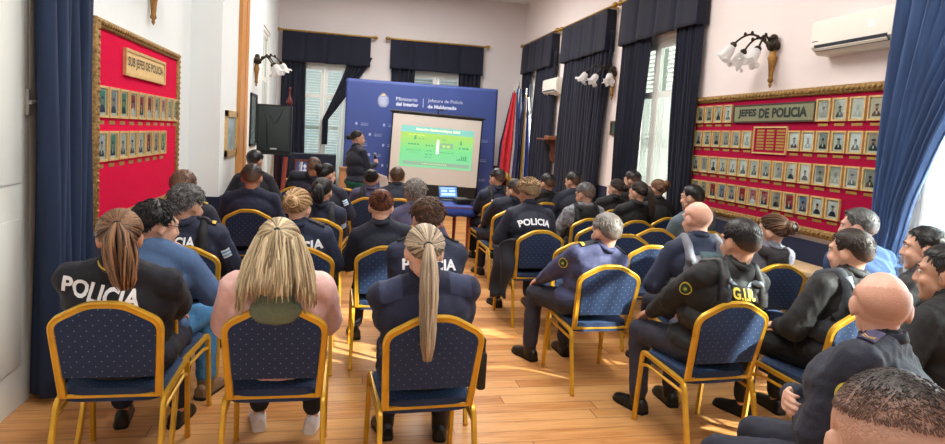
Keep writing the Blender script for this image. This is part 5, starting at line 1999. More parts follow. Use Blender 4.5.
def portrait(label, fn, a0, a1, z0, z1, group, rng, colour):
    """framed bust portrait; fn(a, d, z): along the wall (left to right as seen), out of the wall, height"""
    t = thing('framed_portrait', label, 'framed picture', fn((a0 + a1) / 2, 0, z0), 0, group)
    w, h = abs(a1 - a0), z1 - z0
    f = w * 0.09
    s = 1 if a1 > a0 else -1
    A = lambda u: a0 + s * u * w

    def bxx(b, u0, u1, d0, d1, q0, q1, mi=0):
        c = [fn(A(u), d, z0 + q * h) for u in (u0, u1) for d in (d0, d1) for q in (q0, q1)]
        lo = [min(v[i] for v in c) for i in range(3)]
        hi = [max(v[i] for v in c) for i in range(3)]
        b.bx(lo[0], hi[0], lo[1], hi[1], lo[2], hi[2], mi)
    b = MB()
    fu, fv = f / w, f / h
    bxx(b, 0, fu, 0.0, 0.022, 0, 1)
    bxx(b, 1 - fu, 1, 0.0, 0.022, 0, 1)
    bxx(b, fu, 1 - fu, 0.0, 0.022, 0, fv)
    bxx(b, fu, 1 - fu, 0.0, 0.022, 1 - fv, 1)
    b.build('frame', M_GILT, t, 30)
    b = MB()
    bxx(b, fu, 1 - fu, 0.0, 0.008, fv, 1 - fv, 0)
    m0, m1, n0, n1 = 0.20, 0.80, 0.17, 0.85
    if colour:
        bg = rng.choice(['red', 'red', 'blue', 'white', 'green', 'grey'])
        coat = rng.choice(['darkgreen', 'navy', 'dark', 'white', 'navy'])
        sk = 'skin'
    else:
        bg = rng.choice(['pale', 'grey', 'pale', 'grey', 'white'])
        coat = rng.choice(['dark', 'dark', 'grey', 'darkgreen'])
        sk = 'greyskin'
    bxx(b, m0, m1, 0.008, 0.010, n0, n1, PHI[bg])

    def blob(cu, cv, ru, rv, d, mi, lo=-9):
        pts = []
        for k in range(14):
            q = 2 * pi * k / 14
            u, v = cu + ru * cos(q), max(lo, cv + rv * sin(q))
            pts.append(fn(A(min(m1, max(m0, u))), d, z0 + min(n1, max(n0, v)) * h))
        b.add(pts, [tuple(range(14))], mi)
    blob(0.5, 0.17, 0.26, 0.24 + rng.uniform(-0.02, 0.03), 0.0108, PHI[coat])
    blob(0.5, 0.34, 0.05, 0.10, 0.0111, PHI['white' if rng.random() < 0.6 else coat])
    blob(0.5, 0.52, 0.095, 0.115, 0.0114, PHI[sk])
    if rng.random() < 0.45:
        blob(0.5, 0.625, 0.135, 0.045, 0.0118, PHI[coat if coat != 'white' else 'navy'])
    else:
        blob(0.5, 0.60, 0.10, 0.06, 0.0117, PHI['hair' if colour else 'grey' if rng.random() < 0.4 else 'hair'])
    if rng.random() < 0.4 and not colour:
        blob(0.5, 0.44, 0.07, 0.07, 0.0117, PHI['hair'])
    b.build('print', [M_MATBOARD, M_GILT] + PHL, t, 0, recalc=False)
    b = MB()
    bxx(b, fu, 1 - fu, 0.0125, 0.014, fv, 1 - fv)
    b.build('pane', M_GLASS, t, 0)
    return t


ORD = ['first', 'second', 'third', 'fourth', 'fifth', 'sixth', 'seventh', 'eighth', 'ninth', 'tenth', 'eleventh', 'twelfth', 'thirteenth', 'fourteenth', 'fifteenth']


def board(label, fn, a0, a1, z0, z1, felt, fw, name='portrait_board'):
    t = thing(name, label, 'board', fn((a0 + a1) / 2, 0, z0))

    def bxx(b, p0, p1, d0, d1, q0, q1, mi=0, bev=0.0):
        c = [fn(x, d, z) for x in (p0, p1) for d in (d0, d1) for z in (q0, q1)]
        lo = [min(v[i] for v in c) for i in range(3)]
        hi = [max(v[i] for v in c) for i in range(3)]
        b.bx(lo[0], hi[0], lo[1], hi[1], lo[2], hi[2], mi, bev)
    b = MB()
    x0, x1 = min(a0, a1), max(a0, a1)
    bxx(b, x0, x1, 0.0, 0.03, z0, z1)
    b.build('felt_panel', felt, t, 0)
    b = MB()
    for (p0, p1, q0, q1) in ((x0 - fw, x0, z0 - fw, z1 + fw), (x1, x1 + fw, z0 - fw, z1 + fw), (x0, x1, z0 - fw, z0), (x0, x1, z1, z1 + fw)):
        bxx(b, p0, p1, 0.0, 0.055, q0, q1, 0, 0.015)
        if p1 - p0 > fw * 1.5:
            zz = (q0 + q1) / 2
            n = int((p1 - p0) / 0.055)
            for k in range(n):
                c = fn(p0 + (k + 0.5) * (p1 - p0) / n, 0.055, zz)
                b.ell(c, (0.02, 0.02, fw * 0.26), None, 8, 5, 0)
        else:
            n = int((q1 - q0) / 0.055)
            for k in range(n):
                c = fn((p0 + p1) / 2, 0.048, q0 + (k + 0.5) * (q1 - q0) / n)
                b.ell(c, (fw * 0.26 if abs(fn(1, 0, 0).x - fn(0, 0, 0).x) > 0.5 else 0.02, fw * 0.26 if abs(fn(1, 0, 0).x - fn(0, 0, 0).x) < 0.5 else 0.02, 0.02), None, 8, 5, 0)
    b.build('moulded_frame', M_OLDGOLD, t, 50)
    return t, bxx


def plate_row(t, bxx, cs, z, w=0.115, h=0.024):
    for c in cs:
        b = MB()
        bxx(b, c - w / 2, c + w / 2, 0.03, 0.034, z - h, z)
        b.build('nameplate', M_PLATE, t, 0)


rng = random.Random(11)
# right board (the wall runs away from the viewer: left in the picture = larger y)
RB = lambda a, d, z: V((RX - d, a, z))
RBP = lambda a, d, z: V((RX - 0.03 - d, a, z))
t, bxx = board('large crimson board of framed portraits in a carved gold frame, right wall', RB, 4.20, 6.95, 1.055, 2.27, M_FELT_R, 0.078)
GR = 'framed portraits on the right board'
PW = 0.180


def rowspan(y0, y1, n):
    """n frames between the left end y0 and the right end y1"""
    st = (y0 - y1) / n
    return [y0 - st * (k + 0.5) for k in range(n)]


def right_row(cs, z0, z1, nm, col, w=None):
    n = len(cs)
    w = w or min(PW, (abs(cs[0] - cs[1])) * 0.92)
    for k, c in enumerate(cs):
        portrait('framed portrait %s from left in %s' % (ORD[k], nm), RBP, c + w / 2, c - w / 2, z0, z1, GR, rng, col(k) if callable(col) else col)
    plate_row(t, bxx, cs, z0 - 0.018)


right_row(rowspan(6.94, 6.205, 4), 2.035, 2.235, 'right board\'s top row, left of the sign', False, 0.150)
right_row(rowspan(4.975, 4.21, 4), 2.03, 2.235, 'right board\'s top row, right of the sign', False, 0.165)
right_row(rowspan(6.94, 5.83, 6), 1.755, 1.945, 'right board\'s second row, left of the brass list', False, 0.155)
right_row(rowspan(5.305, 4.21, 6), 1.75, 1.945, 'right board\'s second row, right of the brass list', False, 0.160)
right_row(rowspan(6.95, 4.205, 15), 1.45, 1.645, 'right board\'s third row', lambda k: k == 99, 0.158)
right_row(rowspan(6.92, 4.565, 13), 1.16, 1.352, 'right board\'s bottom row', lambda k: k > 1, 0.158)
s = thing('board_sign', 'olive sign lettered JEFES DE POLICIA on the right crimson board', 'sign', (RX - 0.03, 5.575, 2.04))
b = MB()
b.bx(RX - 0.05, RX - 0.03, 4.977, 6.173, 2.04, 2.21)
b.build('sign_panel', M_TITLE_G, s, 0)
b = MB()
for y0, y1, z0, z1 in ((4.967, 6.183, 2.03, 2.045), (4.967, 6.183, 2.205, 2.22), (4.967, 4.982, 2.045, 2.205), (6.168, 6.183, 2.045, 2.205)):
    b.bx(RX - 0.056, RX - 0.03, y0, y1, z0, z1)
b.build('sign_border', M_INK2, s, 0)
WORDS = ('JEFES', 'DE', 'POLICIA')
ww_ = [text_mesh(q, 1.0, 0.045)[2] for q in WORDS]
sc_ = 1.03 / (sum(ww_) + 0.64)
cur_ = -0.515
for q, wd_ in zip(WORDS, ww_):
    b = MB()
    cc_ = cur_ + wd_ * sc_ / 2
    put_text(b, q, lambda u, v: V((RX - 0.053, 5.58 - cc_ - u, 2.124 + v)), width=wd_ * sc_, height=0.100, bold=0.045)
    b.build('lettering', M_INK, s, 0, recalc=False)
    cur_ += (wd_ + 0.32) * sc_
s = thing('brass_list', 'red framed panel with three columns of small brass plates on the right board', 'plaque', (RX - 0.03, 5.565, 1.72))
b = MB()
b.bx(RX - 0.040, RX - 0.03, 5.323, 5.802, 1.72, 1.975)
b.build('list_panel', M_FELT_R, s, 0)
b = MB()
for y0, y1, z0, z1 in ((5.313, 5.817, 1.708, 1.723), (5.313, 5.817, 1.972, 1.987), (5.313, 5.326, 1.723, 1.972), (5.804, 5.817, 1.723, 1.972)):
    b.bx(RX - 0.05, RX - 0.03, y0, y1, z0, z1)
b.build('frame', M_GILT, s, 0)
for c in range(3):
    for k in range(7):
        b = MB()
        b.bx(RX - 0.044, RX - 0.040, 5.763 - c * 0.15 - 0.115, 5.763 - c * 0.15, 1.935 - k * 0.031, 1.955 - k * 0.031)
        b.build('brass_plate', M_PLATE, s, 0)

# left board (left in the picture = smaller y)
LB = lambda a, d, z: V((LX + d, a, z))
LBP = lambda a, d, z: V((LX + 0.03 + d, a, z))
t, bxx = board('scarlet board of framed portraits in a carved gold frame, left wall', LB, 5.13, 7.40, 0.92, 2.35, M_FELT_L, 0.075)
GL = 'framed portraits on the left board'


def left_row(cs, z0, z1, nm, w):
    for k, c in enumerate(cs):
        portrait('framed portrait %s from left in %s' % (ORD[k], nm), LBP, c - w / 2, c + w / 2, z0, z1, GL, rng, True)
    plate_row(t, bxx, cs, z0 - 0.022, 0.12, 0.03)


left_row([5.09 + 0.237 * (k + 0.5) for k in range(10)], 1.69, 1.93, 'left board\'s upper row', 0.206)
left_row([5.085 + 0.237 * (k + 0.5) for k in range(8)], 1.355, 1.588, 'left board\'s lower row', 0.206)
s = thing('board_sign', 'cream sign lettered SUB JEFES DE POLICIA on the left scarlet board', 'sign', (LX + 0.03, 6.27, 2.07))
b = MB()
b.bx(LX + 0.03, LX + 0.048, 5.70, 6.85, 2.07, 2.255)
b.build('sign_panel', M_TITLE_L, s, 0)
b = MB()
for y0, y1, z0, z1 in ((5.68, 6.87, 2.05, 2.075), (5.68, 6.87, 2.25, 2.275), (5.68, 5.71, 2.075, 2.25), (6.84, 6.87, 2.075, 2.25)):
    b.bx(LX + 0.03, LX + 0.058, y0, y1, z0, z1)
b.build('sign_border', M_GILT, s, 0)
b = MB()
put_text(b, 'SUB JEFES DE POLICIA', lambda u, v: V((LX + 0.050, 6.275 + u, 2.163 + v)), width=1.04, height=0.10, bold=0.02)
b.build('lettering', M_INK2, s, 0, recalc=False)


# small wall pictures
def wall_picture(label, fn, a0, a1, z0, z1, fm, pm, fw=0.03, seed=0):
    t = thing('wall_picture', label, 'framed picture', fn((a0 + a1) / 2, 0, z0))
    b = MB()

    def bxx(p0, p1, d0, d1, q0, q1):
        c = [fn(x, d, z) for x in (p0, p1) for d in (d0, d1) for z in (q0, q1)]
        lo = [min(v[i] for v in c) for i in range(3)]
        hi = [max(v[i] for v in c) for i in range(3)]
        b.bx(lo[0], hi[0], lo[1], hi[1], lo[2], hi[2])
    bxx(a0, a0 + fw, 0, 0.03, z0, z1)
    bxx(a1 - fw, a1, 0, 0.03, z0, z1)
    bxx(a0, a1, 0, 0.03, z0, z0 + fw)
    bxx(a0, a1, 0, 0.03, z1 - fw, z1)
    b.build('frame', fm, t, 30)
    b = MB()
    bxx(a0 + fw, a1 - fw, 0, 0.012, z0 + fw, z1 - fw)
    b.build('print', pm, t, 0)
    return t


PL = lambda a, d, z: V((PX + d, a, z))
wall_picture('gold framed picture beside the orange wood trim on the left', PL, 8.46, 9.28, 1.27, 1.87, M_GILT, mat('faded_print', (150, 168, 172), 0.4, var=0.4, scale=8), 0.08)
wall_picture('dark framed picture between the wood trim and the loudspeaker', PL, 10.66, 11.4, 1.35, 2.22, mat('black_frame', (22, 22, 24), 0.4), mat('dark_green_print', (58, 74, 66), 0.25, var=0.4, scale=6), 0.04)
wall_picture('small red and white picture just left of the loudspeaker', PL, 12.0, 12.35, 1.72, 1.95, mat('red_frame', (120, 40, 40), 0.5), M_MATBOARD, 0.05)
wall_picture('small green framed plaque below the far right wall lamp', RB, 9.17, 9.45, 1.87, 2.10, mat('brown_frame', (92, 62, 40), 0.5), mat('green_print', (52, 84, 76), 0.4, var=0.4, scale=10), 0.035)

# ------------------------------------------------------------------ wall lamps
M_BRONZE = mat('dark_bronze', (52, 44, 34), 0.4, 0.7, var=0.3, scale=40, bump=0.3)
M_SHADE = translucent('frosted_glass_shade', (250, 250, 250), 0.25, 0.45)


def sconce(label, at, out, along, arms):
    """bracket on the wall with curved arms and ruffled tulip glass shades; out = into the room, along = along the wall"""
    at, out, along = V(at), V(out), V(along)
    t = thing('wall_lamp', label, 'wall lamp', at, 0, 'bronze wall lamps with glass tulips')
    b = MB()
    prof = [(0.004, -0.28), (0.018, -0.25), (0.012, -0.235), (0.030, -0.21), (0.022, -0.18), (0.032, -0.06), (0.048, 0.02), (0.034, 0.05), (0.03, 0.09), (0.050, 0.12), (0.058, 0.16), (0.040, 0.20), (0.012, 0.22)]
    b.lathe(prof, at + out * 0.045, 12, 0)
    b.build('bracket', [mat('gilt_bronze', (150, 108, 52), 0.4, 0.6, var=0.3, scale=30, bump=0.3)], t, 50)
    b = MB()
    b.ell(at + out * 0.05 + V((0, 0, 0.15)), (0.062, 0.062, 0.07), None, 10, 8)
    b.ell(at + out * 0.05 + V((0, 0, 0.22)), (0.04, 0.04, 0.04), None, 10, 8)
    for k in range(7):
        q = 2 * pi * k / 7
        b.ell(at + out * 0.05 + V((0.05 * cos(q), 0.05 * sin(q), 0.14 + 0.02 * (k % 2))), (0.022, 0.022, 0.04), None, 6, 5)
    b.build('ornament', M_BRONZE, t, 60)
    for (o, a, ln, dz) in arms:
        d = (out * o + along * a).normalized()
        s0 = at + out * 0.06 + V((0, 0, 0.10))
        pts = []
        for k in range(12):
            f = k / 11
            pts.append(s0 + d * (ln * f) + V((0, 0, 0.16 * sin(f * pi * 0.86) + dz * f)))
        b = MB()
        b.tube(pts, 0.011, 8)
        for k in (3, 6, 8):
            b.ell(pts[k] + V((0, 0, 0.012)), (0.02, 0.012, 0.026), None, 6, 5)
        arm = b.build('arm', M_BRONZE, t, 60)
        e = pts[-1]
        ax = (d * 0.55 + V((0, 0, -0.85))).normalized()
        R = ax.to_track_quat('Z', 'Y').to_matrix()
        b = MB()
        b.lathe([(0.012, -0.02), (0.034, 0.0), (0.036, 0.02), (0.02, 0.035)], e, 12, 0, R)
        b.build('holder', M_BRONZE, arm, 50)
        b = MB()
        n = 40
        pr = [(0.024, 0.02), (0.046, 0.045), (0.054, 0.08), (0.054, 0.12), (0.062, 0.15), (0.082, 0.175), (0.096, 0.185)]

        def f(u, v):
            j = min(int(v * (len(pr) - 1) + 1e-6), len(pr) - 1)
            r, z = pr[j]
            q = 2 * pi * u
            ruf = 1 + (0.16 * v ** 3) * sin(q * 6)
            return e + R @ V((r * ruf * cos(q), r * ruf * sin(q), z + 0.02 * v ** 3 * cos(q * 6)))
        b.grid(n, len(pr), f, wrap=True)
        b.build('glass_shade', M_SHADE, arm, 180, recalc=False, thick=0.003)
    return t


p = on_x(776, 62, RX)
sconce('bronze wall lamp with three glass tulips above the right crimson board', (RX, p.y, 2.66), (-1, 0, 0), (0, 1, 0), ((0.9, 0.75, 0.36, 0.0), (0.55, 0.9, 0.28, -0.06), (1, -0.05, 0.16, -0.06)))
sconce('bronze wall lamp with glass tulips between the dark and the light windows', (RX, 9.44, 2.72), (-1, 0, 0), (0, 1, 0), ((0.9, 0.75, 0.42, 0.0), (1, 0.0, 0.25, -0.05), (0.5, -0.8, 0.26, -0.05)))
sconce('bronze wall lamp with glass tulips above the dark picture on the left', (PX, 11.0, 2.62), (1, 0, 0), (0, 1, 0), ((0.9, 0.5, 0.40, 0.0), (1, -0.1, 0.26, -0.05), (0.6, 0.9, 0.36, -0.04)))
sconce('gilt wall lamp cut off by the top edge above the left scarlet board', (LX, 6.46, 2.86), (1, 0, 0), (0, 1, 0), ((0.8, 0.7, 0.42, 0.12), (0.9, -0.7, 0.40, 0.12), (1, 0.1, 0.3, 0.1)))

# ------------------------------------------------------------------ air conditioners
M_AC = mat('ac_white_plastic', (232, 228, 218), 0.4, var=0.02, scale=4)
M_ACV = mat('ac_vent_grey', (58, 64, 74), 0.5)


def aircon(label, y0, y1, z0, z1, depth):
    t = thing('air_conditioner', label, 'air conditioner', (RX, (y0 + y1) / 2, z0), 0, 'white split air conditioners')
    h = z1 - z0
    poly = [(0, 0), (0, h), (depth * 0.80, h), (depth * 0.97, h * 0.93), (depth, h * 0.5), (depth * 0.98, h * 0.22), (depth * 0.62, 0.0)]
    b = MB()
    n = len(poly)
    ys = [y0, y0 + 0.015, y1 - 0.015, y1]
    vs = []
    for i, y in enumerate(ys):
        k = 0.93 if i in (0, 3) else 1.0
        vs += [V((RX - d * k, y, z0 + h / 2 + (z - h / 2) * (0.96 if i in (0, 3) else 1))) for d, z in poly]
    fs = [tuple(range(n)), tuple(range(3 * n, 4 * n))]
    for i in range(3):
        for k in range(n):
            fs.append((i * n + k, i * n + (k + 1) % n, (i + 1) * n + (k + 1) % n, (i + 1) * n + k))
    b.add(vs, fs)
    b.build('casing', M_AC, t, 25)
    b = MB()
    b.add([V((RX - depth * 0.99, y, z0 + h * 0.27)) for y in (y0 + 0.06, y1 - 0.06)] + [V((RX - depth * 0.80 - 0.01, y, z0 + h * 0.09)) for y in (y1 - 0.06, y0 + 0.06)], [(0, 1, 2, 3)])
    b.build('vent_opening', M_ACV, t, 0, thick=0.012)
    b = MB()
    b.add([V((RX - depth * 0.92 - 0.012, y, z0 + h * 0.165)) for y in (y0 + 0.07, y1 - 0.07)] + [V((RX - depth * 0.84 - 0.012, y, z0 + h * 0.10)) for y in (y1 - 0.07, y0 + 0.07)], [(0, 1, 2, 3)])
    b.build('flap', M_AC, t, 0, thick=0.008)
    b = MB()
    b.bx(RX - depth * 1.002, RX - depth * 0.985, y1 - 0.10, y1 - 0.03, z0 + h * 0.36, z0 + h * 0.385)
    b.build('badge', M_ACV, t, 0)
    return t


ay = on_x(811, 36, RX - 0.2).y
az_ = on_x(811, 22, RX - 0.2).z
aircon('white split air conditioner above the right crimson board, beside the blue curtain', ay - 0.88, ay, az_ - 0.30, az_ + 0.0, 0.21)
b = MB()
put_text(b, '25', lambda u, v: V((RX - 0.211, ay - 0.66 - u, az_ - 0.12 + v)), height=0.045)
ac = [o for o in bpy.data.objects if o.name.startswith('air_conditioner') and o.type == 'EMPTY'][0]
b.build('display_digits', mat('white_digits', (250, 250, 250), 0.5, emit=0.6), ac, 0, recalc=False)
p0, p1 = on_x(545, 80, RX - 0.2), on_x(562, 95, RX - 0.2)
aircon('white air conditioner on the far right wall above the small wooden shelf', 11.70, 12.52, 2.66, 2.98, 0.22)
# ------------------------------------------------------------------ blue backdrop with printed lettering
M_BLUE = mat('royal_blue_banner', (50, 70, 134), 0.6, var=0.08, scale=2.0, bump=0.06, bscale=3)
M_PRINT = mat('banner_white_print', (206, 214, 236), 0.6, var=0.03)
M_PRINT_DIM = mat('banner_soft_print', (150, 166, 212), 0.6, var=0.03)
M_SUN = mat('banner_gold_print', (222, 186, 88), 0.6, var=0.05)
M_POLE = mat('aluminium_pole', (150, 152, 156), 0.35, 0.8)
YB = 13.4
t = thing('backdrop_banner', 'large blue banner with ministry lettering behind the projection screen', 'banner', (1.72, YB, 0))


def fb(u, v):
    x = 0.09 + 3.27 * u
    z = 0.05 + 2.74 * v
    return V((x, YB + 0.006 * sin(u * 9 + v * 2) * sin(v * 5) + 0.05 * (1 - v) * u * 0.0, z))


b = MB()
b.grid(60, 40, fb)
b.build('banner_cloth', M_BLUE, t, 180, recalc=False, thick=0.004)
b = MB()
for x in (0.12, 1.72, 3.33):
    b.tube([V((x, YB + 0.05, 0.0)), V((x, YB + 0.05, 2.76))], 0.018, 8)
    b.tube([V((x, YB + 0.05, 0.02)), V((x, YB + 0.45, 0.02))], 0.018, 8)
b.tube([V((0.12, YB + 0.05, 2.75)), V((3.33, YB + 0.05, 2.75))], 0.018, 8)
b.build('stand_frame', M_POLE, t, 60)
BT = lambda cx, cz: (lambda u, v: V((cx + u, YB - 0.012, cz + v)))
for tx, cx, cz, ww, hh, bo in (('Ministerio', 1.365, 2.435, 0.45, 0.078, 0.0), ('del Interior', 1.38, 2.325, 0.48, 0.080, 0.035), ('Jefatura de Policía', 2.20, 2.435, 0.76, 0.092, 0.0), ('de Maldonado', 2.135, 2.315, 0.63, 0.080, 0.035)):
    b = MB()
    put_text(b, tx, BT(cx, cz), width=ww, height=hh, bold=bo)
    b.build('lettering', M_PRINT, t, 0, recalc=False)
b = MB()
b.bx(1.715, 1.725, YB - 0.013, YB - 0.010, 2.28, 2.47)
b.build('divider_line', M_PRINT, t, 0)


def crest(b, cx, cz, s, detail=True):
    """oval coat of arms: quartered shield ringed by leaves, rising sun on top; materials 0 white, 1 gold, 2 blue"""
    P = lambda u, v, o: V((cx + u * s, YB - 0.010 - o, cz + v * s))

    def oval(ru, rv, o, mi, n=20, c=(0, 0)):
        b.add([P(c[0] + ru * cos(2 * pi * k / n), c[1] + rv * sin(2 * pi * k / n), o) for k in range(n)], [tuple(range(n))], mi)
    oval(0.62, 0.80, 0.0, 0)
    if detail:
        oval(0.54, 0.72, 0.001, 2)
        for sx, sz in ((1, 1), (-1, 1), (1, -1), (-1, -1)):
            b.add([P(sx * 0.03, sz * 0.03, 0.002), P(sx * 0.46, sz * 0.03, 0.002), P(sx * 0.36, sz * 0.42, 0.002), P(sx * 0.03, sz * 0.62, 0.002)], [(0, 1, 2, 3)], 0)
        b.add([P(-0.28, 0.12, 0.003), P(-0.10, 0.12, 0.003), P(-0.19, 0.40, 0.003)], [(0, 1, 2)], 2)
        b.add([P(0.12, 0.1, 0.003), P(0.32, 0.1, 0.003), P(0.28, 0.32, 0.003), P(0.14, 0.32, 0.003)], [(0, 1, 2, 3)], 2)
        oval(0.10, 0.08, 0.003, 2, 10, (-0.22, -0.22))
        oval(0.10, 0.08, 0.003, 2, 10, (0.22, -0.22))
        oval(0.26, 0.20, -0.001, 1, 14, (0, 0.90))
        for k in range(9):
            a = pi * k / 8
            b.add([P(0.22 * cos(a - 0.12), 0.90 + 0.18 * sin(a - 0.12), 0.0), P(0.22 * cos(a + 0.12), 0.90 + 0.18 * sin(a + 0.12), 0.0), P(0.40 * cos(a), 0.90 + 0.36 * sin(a), 0.0)], [(0, 1, 2)], 1)
        for k in range(22):
            a = -pi / 2 + (k + 0.5) / 22 * 2 * pi
            if abs(a - pi / 2) < 0.35:
                continue
            c = V((0.76 * cos(a), 0.92 * sin(a)))
            for sg in (-1, 1):
                d = V((-sin(a) * (1 if cos(a) > 0 else -1) + sg * 0.7 * cos(a), cos(a) * (1 if cos(a) > 0 else -1) + sg * 0.7 * sin(a))).normalized()
                e = V((-d.y, d.x))
                b.add([P(*(c - d * 0.02), 0), P(*(c + d * 0.09 + e * 0.045), 0), P(*(c + d * 0.20), 0), P(*(c + d * 0.09 - e * 0.045), 0)], [(0, 1, 2, 3)], 0)


b = MB()
crest(b, 0.87, 2.37, 0.14)
b.build('coat_of_arms', [M_PRINT, M_SUN, M_BLUE], t, 0, recalc=False)
b = MB()
for r in range(8):
    for c in range(6):
        x = 0.33 + c * 0.58 + (0.29 if r % 2 else 0)
        z = 1.86 - r * 0.215
        if x > 3.2:
            continue
        crest(b, x, z, 0.042, False)
        put_text(b, 'Ministerio', BT(x + 0.17, z + 0.016), height=0.026)
        put_text(b, 'del Interior', BT(x + 0.17, z - 0.020), height=0.026, bold=0.03)
b.build('repeat_print', [M_PRINT_DIM, M_SUN, M_BLUE], t, 0, recalc=False)

# ------------------------------------------------------------------ projection screen on its stand
M_SCREEN = mat('matte_screen', (200, 196, 190), 0.9, var=0.01, scale=3)
M_BLACKM = mat('black_metal', (16, 16, 18), 0.45)
YS = 12.9
t = thing('projection_screen', 'pull up projection screen with black border showing a green slide', 'projection screen', (1.97, YS, 0))
SCC = V((1.97, YS, 1.385))
SR = Matrix.Rotation(radians(1.75), 3, 'Y')
SP = lambda x, y, z: SCC + SR @ V((x, y, z))


def spanel(x0, x1, z0, z1, y0, y1):
    vs = [SP(x, y, z) for z in (z0, z1) for y in (y0, y1) for x in (x0, x1)]
    return vs, [(0, 2, 3, 1), (4, 5, 7, 6), (0, 1, 5, 4), (2, 6, 7, 3), (0, 4, 6, 2), (1, 3, 7, 5)]


b = MB()
b.add(*spanel(-0.93, 0.93, -0.72, 0.70, -0.002, 0.002))
b.build('screen_cloth', M_SCREEN, t, 0)
b = MB()
b.add(*spanel(-0.96, -0.93, -0.98, 0.74, -0.004, 0.003))
b.add(*spanel(0.93, 0.96, -0.98, 0.74, -0.004, 0.003))
b.add(*spanel(-0.96, 0.96, 0.70, 0.74, -0.004, 0.003))
b.add(*spanel(-0.96, 0.96, -0.98, -0.72, -0.004, 0.003))
b.build('black_border', M_BLACKM, t, 0)
b = MB()
b.tube([SP(-1.0, 0, 0.75), SP(1.0, 0, 0.75)], 0.022, 8)
b.build('top_bar', M_BLACKM, t, 60)
b = MB()
b.tube([SP(-1.0, 0, -0.99), SP(1.0, 0, -0.99)], 0.035, 10)
b.build('roller_housing', M_BLACKM, t, 60)
b = MB()
b.tube([SP(0, 0.05, -1.2), SP(0, 0.05, 0.86)], 0.018, 8)
b.tube([SP(0, 0.05, 0.85), SP(0, -0.02, 0.85), SP(0.10, -0.02, 0.85)], 0.012, 6)
b.tube([SP(0, 0.0, 0.85), SP(0, 0, 0.77)], 0.006, 6)
b.build('pole', M_BLACKM, t, 60)
b = MB()
b.tube([SP(-0.7, 0, 0.77), SP(0, 0, 0.84), SP(0.7, 0, 0.77)], 0.003, 5)
b.build('hanging_cord', M_BLACKM, t, 60)
for k in range(3):
    a = 2 * pi * k / 3 + 0.5
    b = MB()
    b.tube([V((1.97, YS + 0.05, 0.42)), V((1.97 + 0.5 * cos(a), YS + 0.05 + 0.4 * sin(a), 0.012))], 0.012, 6)
    b.build('leg', M_BLACKM, t, 60)


def slide_mat():
    m, nt, bs = new_mat('projected_slide_green')
    L = nt.links.new
    tc = nd(nt, 'ShaderNodeTexCoord')
    sp = nd(nt, 'ShaderNodeSeparateXYZ')
    L(tc.outputs['Generated'], sp.inputs[0])
    rp = nd(nt, 'ShaderNodeValToRGB')
    e = rp.color_ramp.elements
    e[0].position = 0.0
    e[0].color = lin((150, 240, 185))
    e[1].position = 1.0
    e[1].color = lin((205, 250, 105))
    k = e.new(0.5)
    k.color = lin((140, 248, 160))
    L(sp.outputs[2], rp.inputs[0])
    L(rp.outputs[0], bs.inputs['Emission Color'])
    bs.inputs['Emission Strength'].default_value = 0.85
    bs.inputs['Base Color'].default_value = (0.02, 0.02, 0.02, 1)
    bs.inputs['Roughness'].default_value = 0.9
    return m


def glow(name, rgb, st=0.8):
    return mat('projected_' + name, rgb, 0.9, var=0.02, emit=st)


G_TEAL, G_TXT, G_DK, G_GREY, G_HOTSPOT, G_LIME = glow('teal', (112, 176, 170), 0.6), glow('title', (226, 246, 190), 0.75), glow('dark_green', (70, 158, 108), 0.55), glow('grey', (128, 160, 140), 0.55), glow('white', (246, 255, 240), 1.0), glow('lime', (206, 252, 120), 0.8)
u0, u1, v0, v1 = -0.745, 0.785, -0.37, 0.475
b = MB()
b.add(*spanel(u0, u1, v0, v1 - 0.13, -0.004, -0.0025))
sl = b.build('projected_slide', slide_mat(), t, 0)


def SU(u, v, o=0.0):
    return SP(u0 + (u1 - u0) * u, -0.0045 - o, v0 + (v1 - v0) * v)


def sbox(b, ua, ub, va, vb, mi=0, o=0.0):
    b.add([SU(ua, va, o), SU(ub, va, o), SU(ub, vb, o), SU(ua, vb, o)], [(0, 1, 2, 3)], mi)


b = MB()
sbox(b, 0, 1, 0.845, 1.0, 0)
put_text(b, 'Situación Epidemiológica 2024', lambda u, v: SU(0.5 + u / (u1 - u0), 0.925 + v / (v1 - v0), 0.001), width=0.93, height=0.062, mi=1, bold=0.03)
sbox(b, 0.05, 0.97, 0.055, 0.14, 3)
put_text(b, '- - - - - - - - - - - -', lambda u, v: SU(0.48 + u / (u1 - u0), 0.098 + v / (v1 - v0), 0.001), width=0.5, height=0.012, mi=5)
r2 = random.Random(4)


def lines(ua, ub, v, n, mi, h=0.018):
    w = (ub - ua) / n
    for k in range(n):
        sbox(b, ua + w * k + w * 0.08, ua + w * (k + r2.uniform(0.6, 0.92)), v - h / 2, v + h / 2, mi)


lines(0.10, 0.34, 0.79, 4, 5, 0.014)
lines(0.24, 0.33, 0.70, 2, 2)
lines(0.55, 0.63, 0.72, 1, 2, 0.014)
lines(0.10, 0.26, 0.56, 4, 2, 0.035)
lines(0.34, 0.46, 0.55, 3, 2, 0.035)
lines(0.80, 0.95, 0.54, 3, 2, 0.04)
lines(0.08, 0.29, 0.415, 5, 2, 0.016)
lines(0.11, 0.27, 0.36, 4, 3, 0.012)
lines(0.36, 0.44, 0.42, 2, 2, 0.02)
lines(0.34, 0.46, 0.33, 2, 2, 0.02)
lines(0.34, 0.45, 0.26, 2, 2, 0.02)
lines(0.54, 0.74, 0.40, 5, 2, 0.016)
sbox(b, 0.545, 0.72, 0.50, 0.63, 3)
lines(0.57, 0.69, 0.56, 2, 5, 0.05)
sbox(b, 0.495, 0.525, 0.36, 0.70, 4)  # bright hotspot on the screen, painted in as a glowing white bar
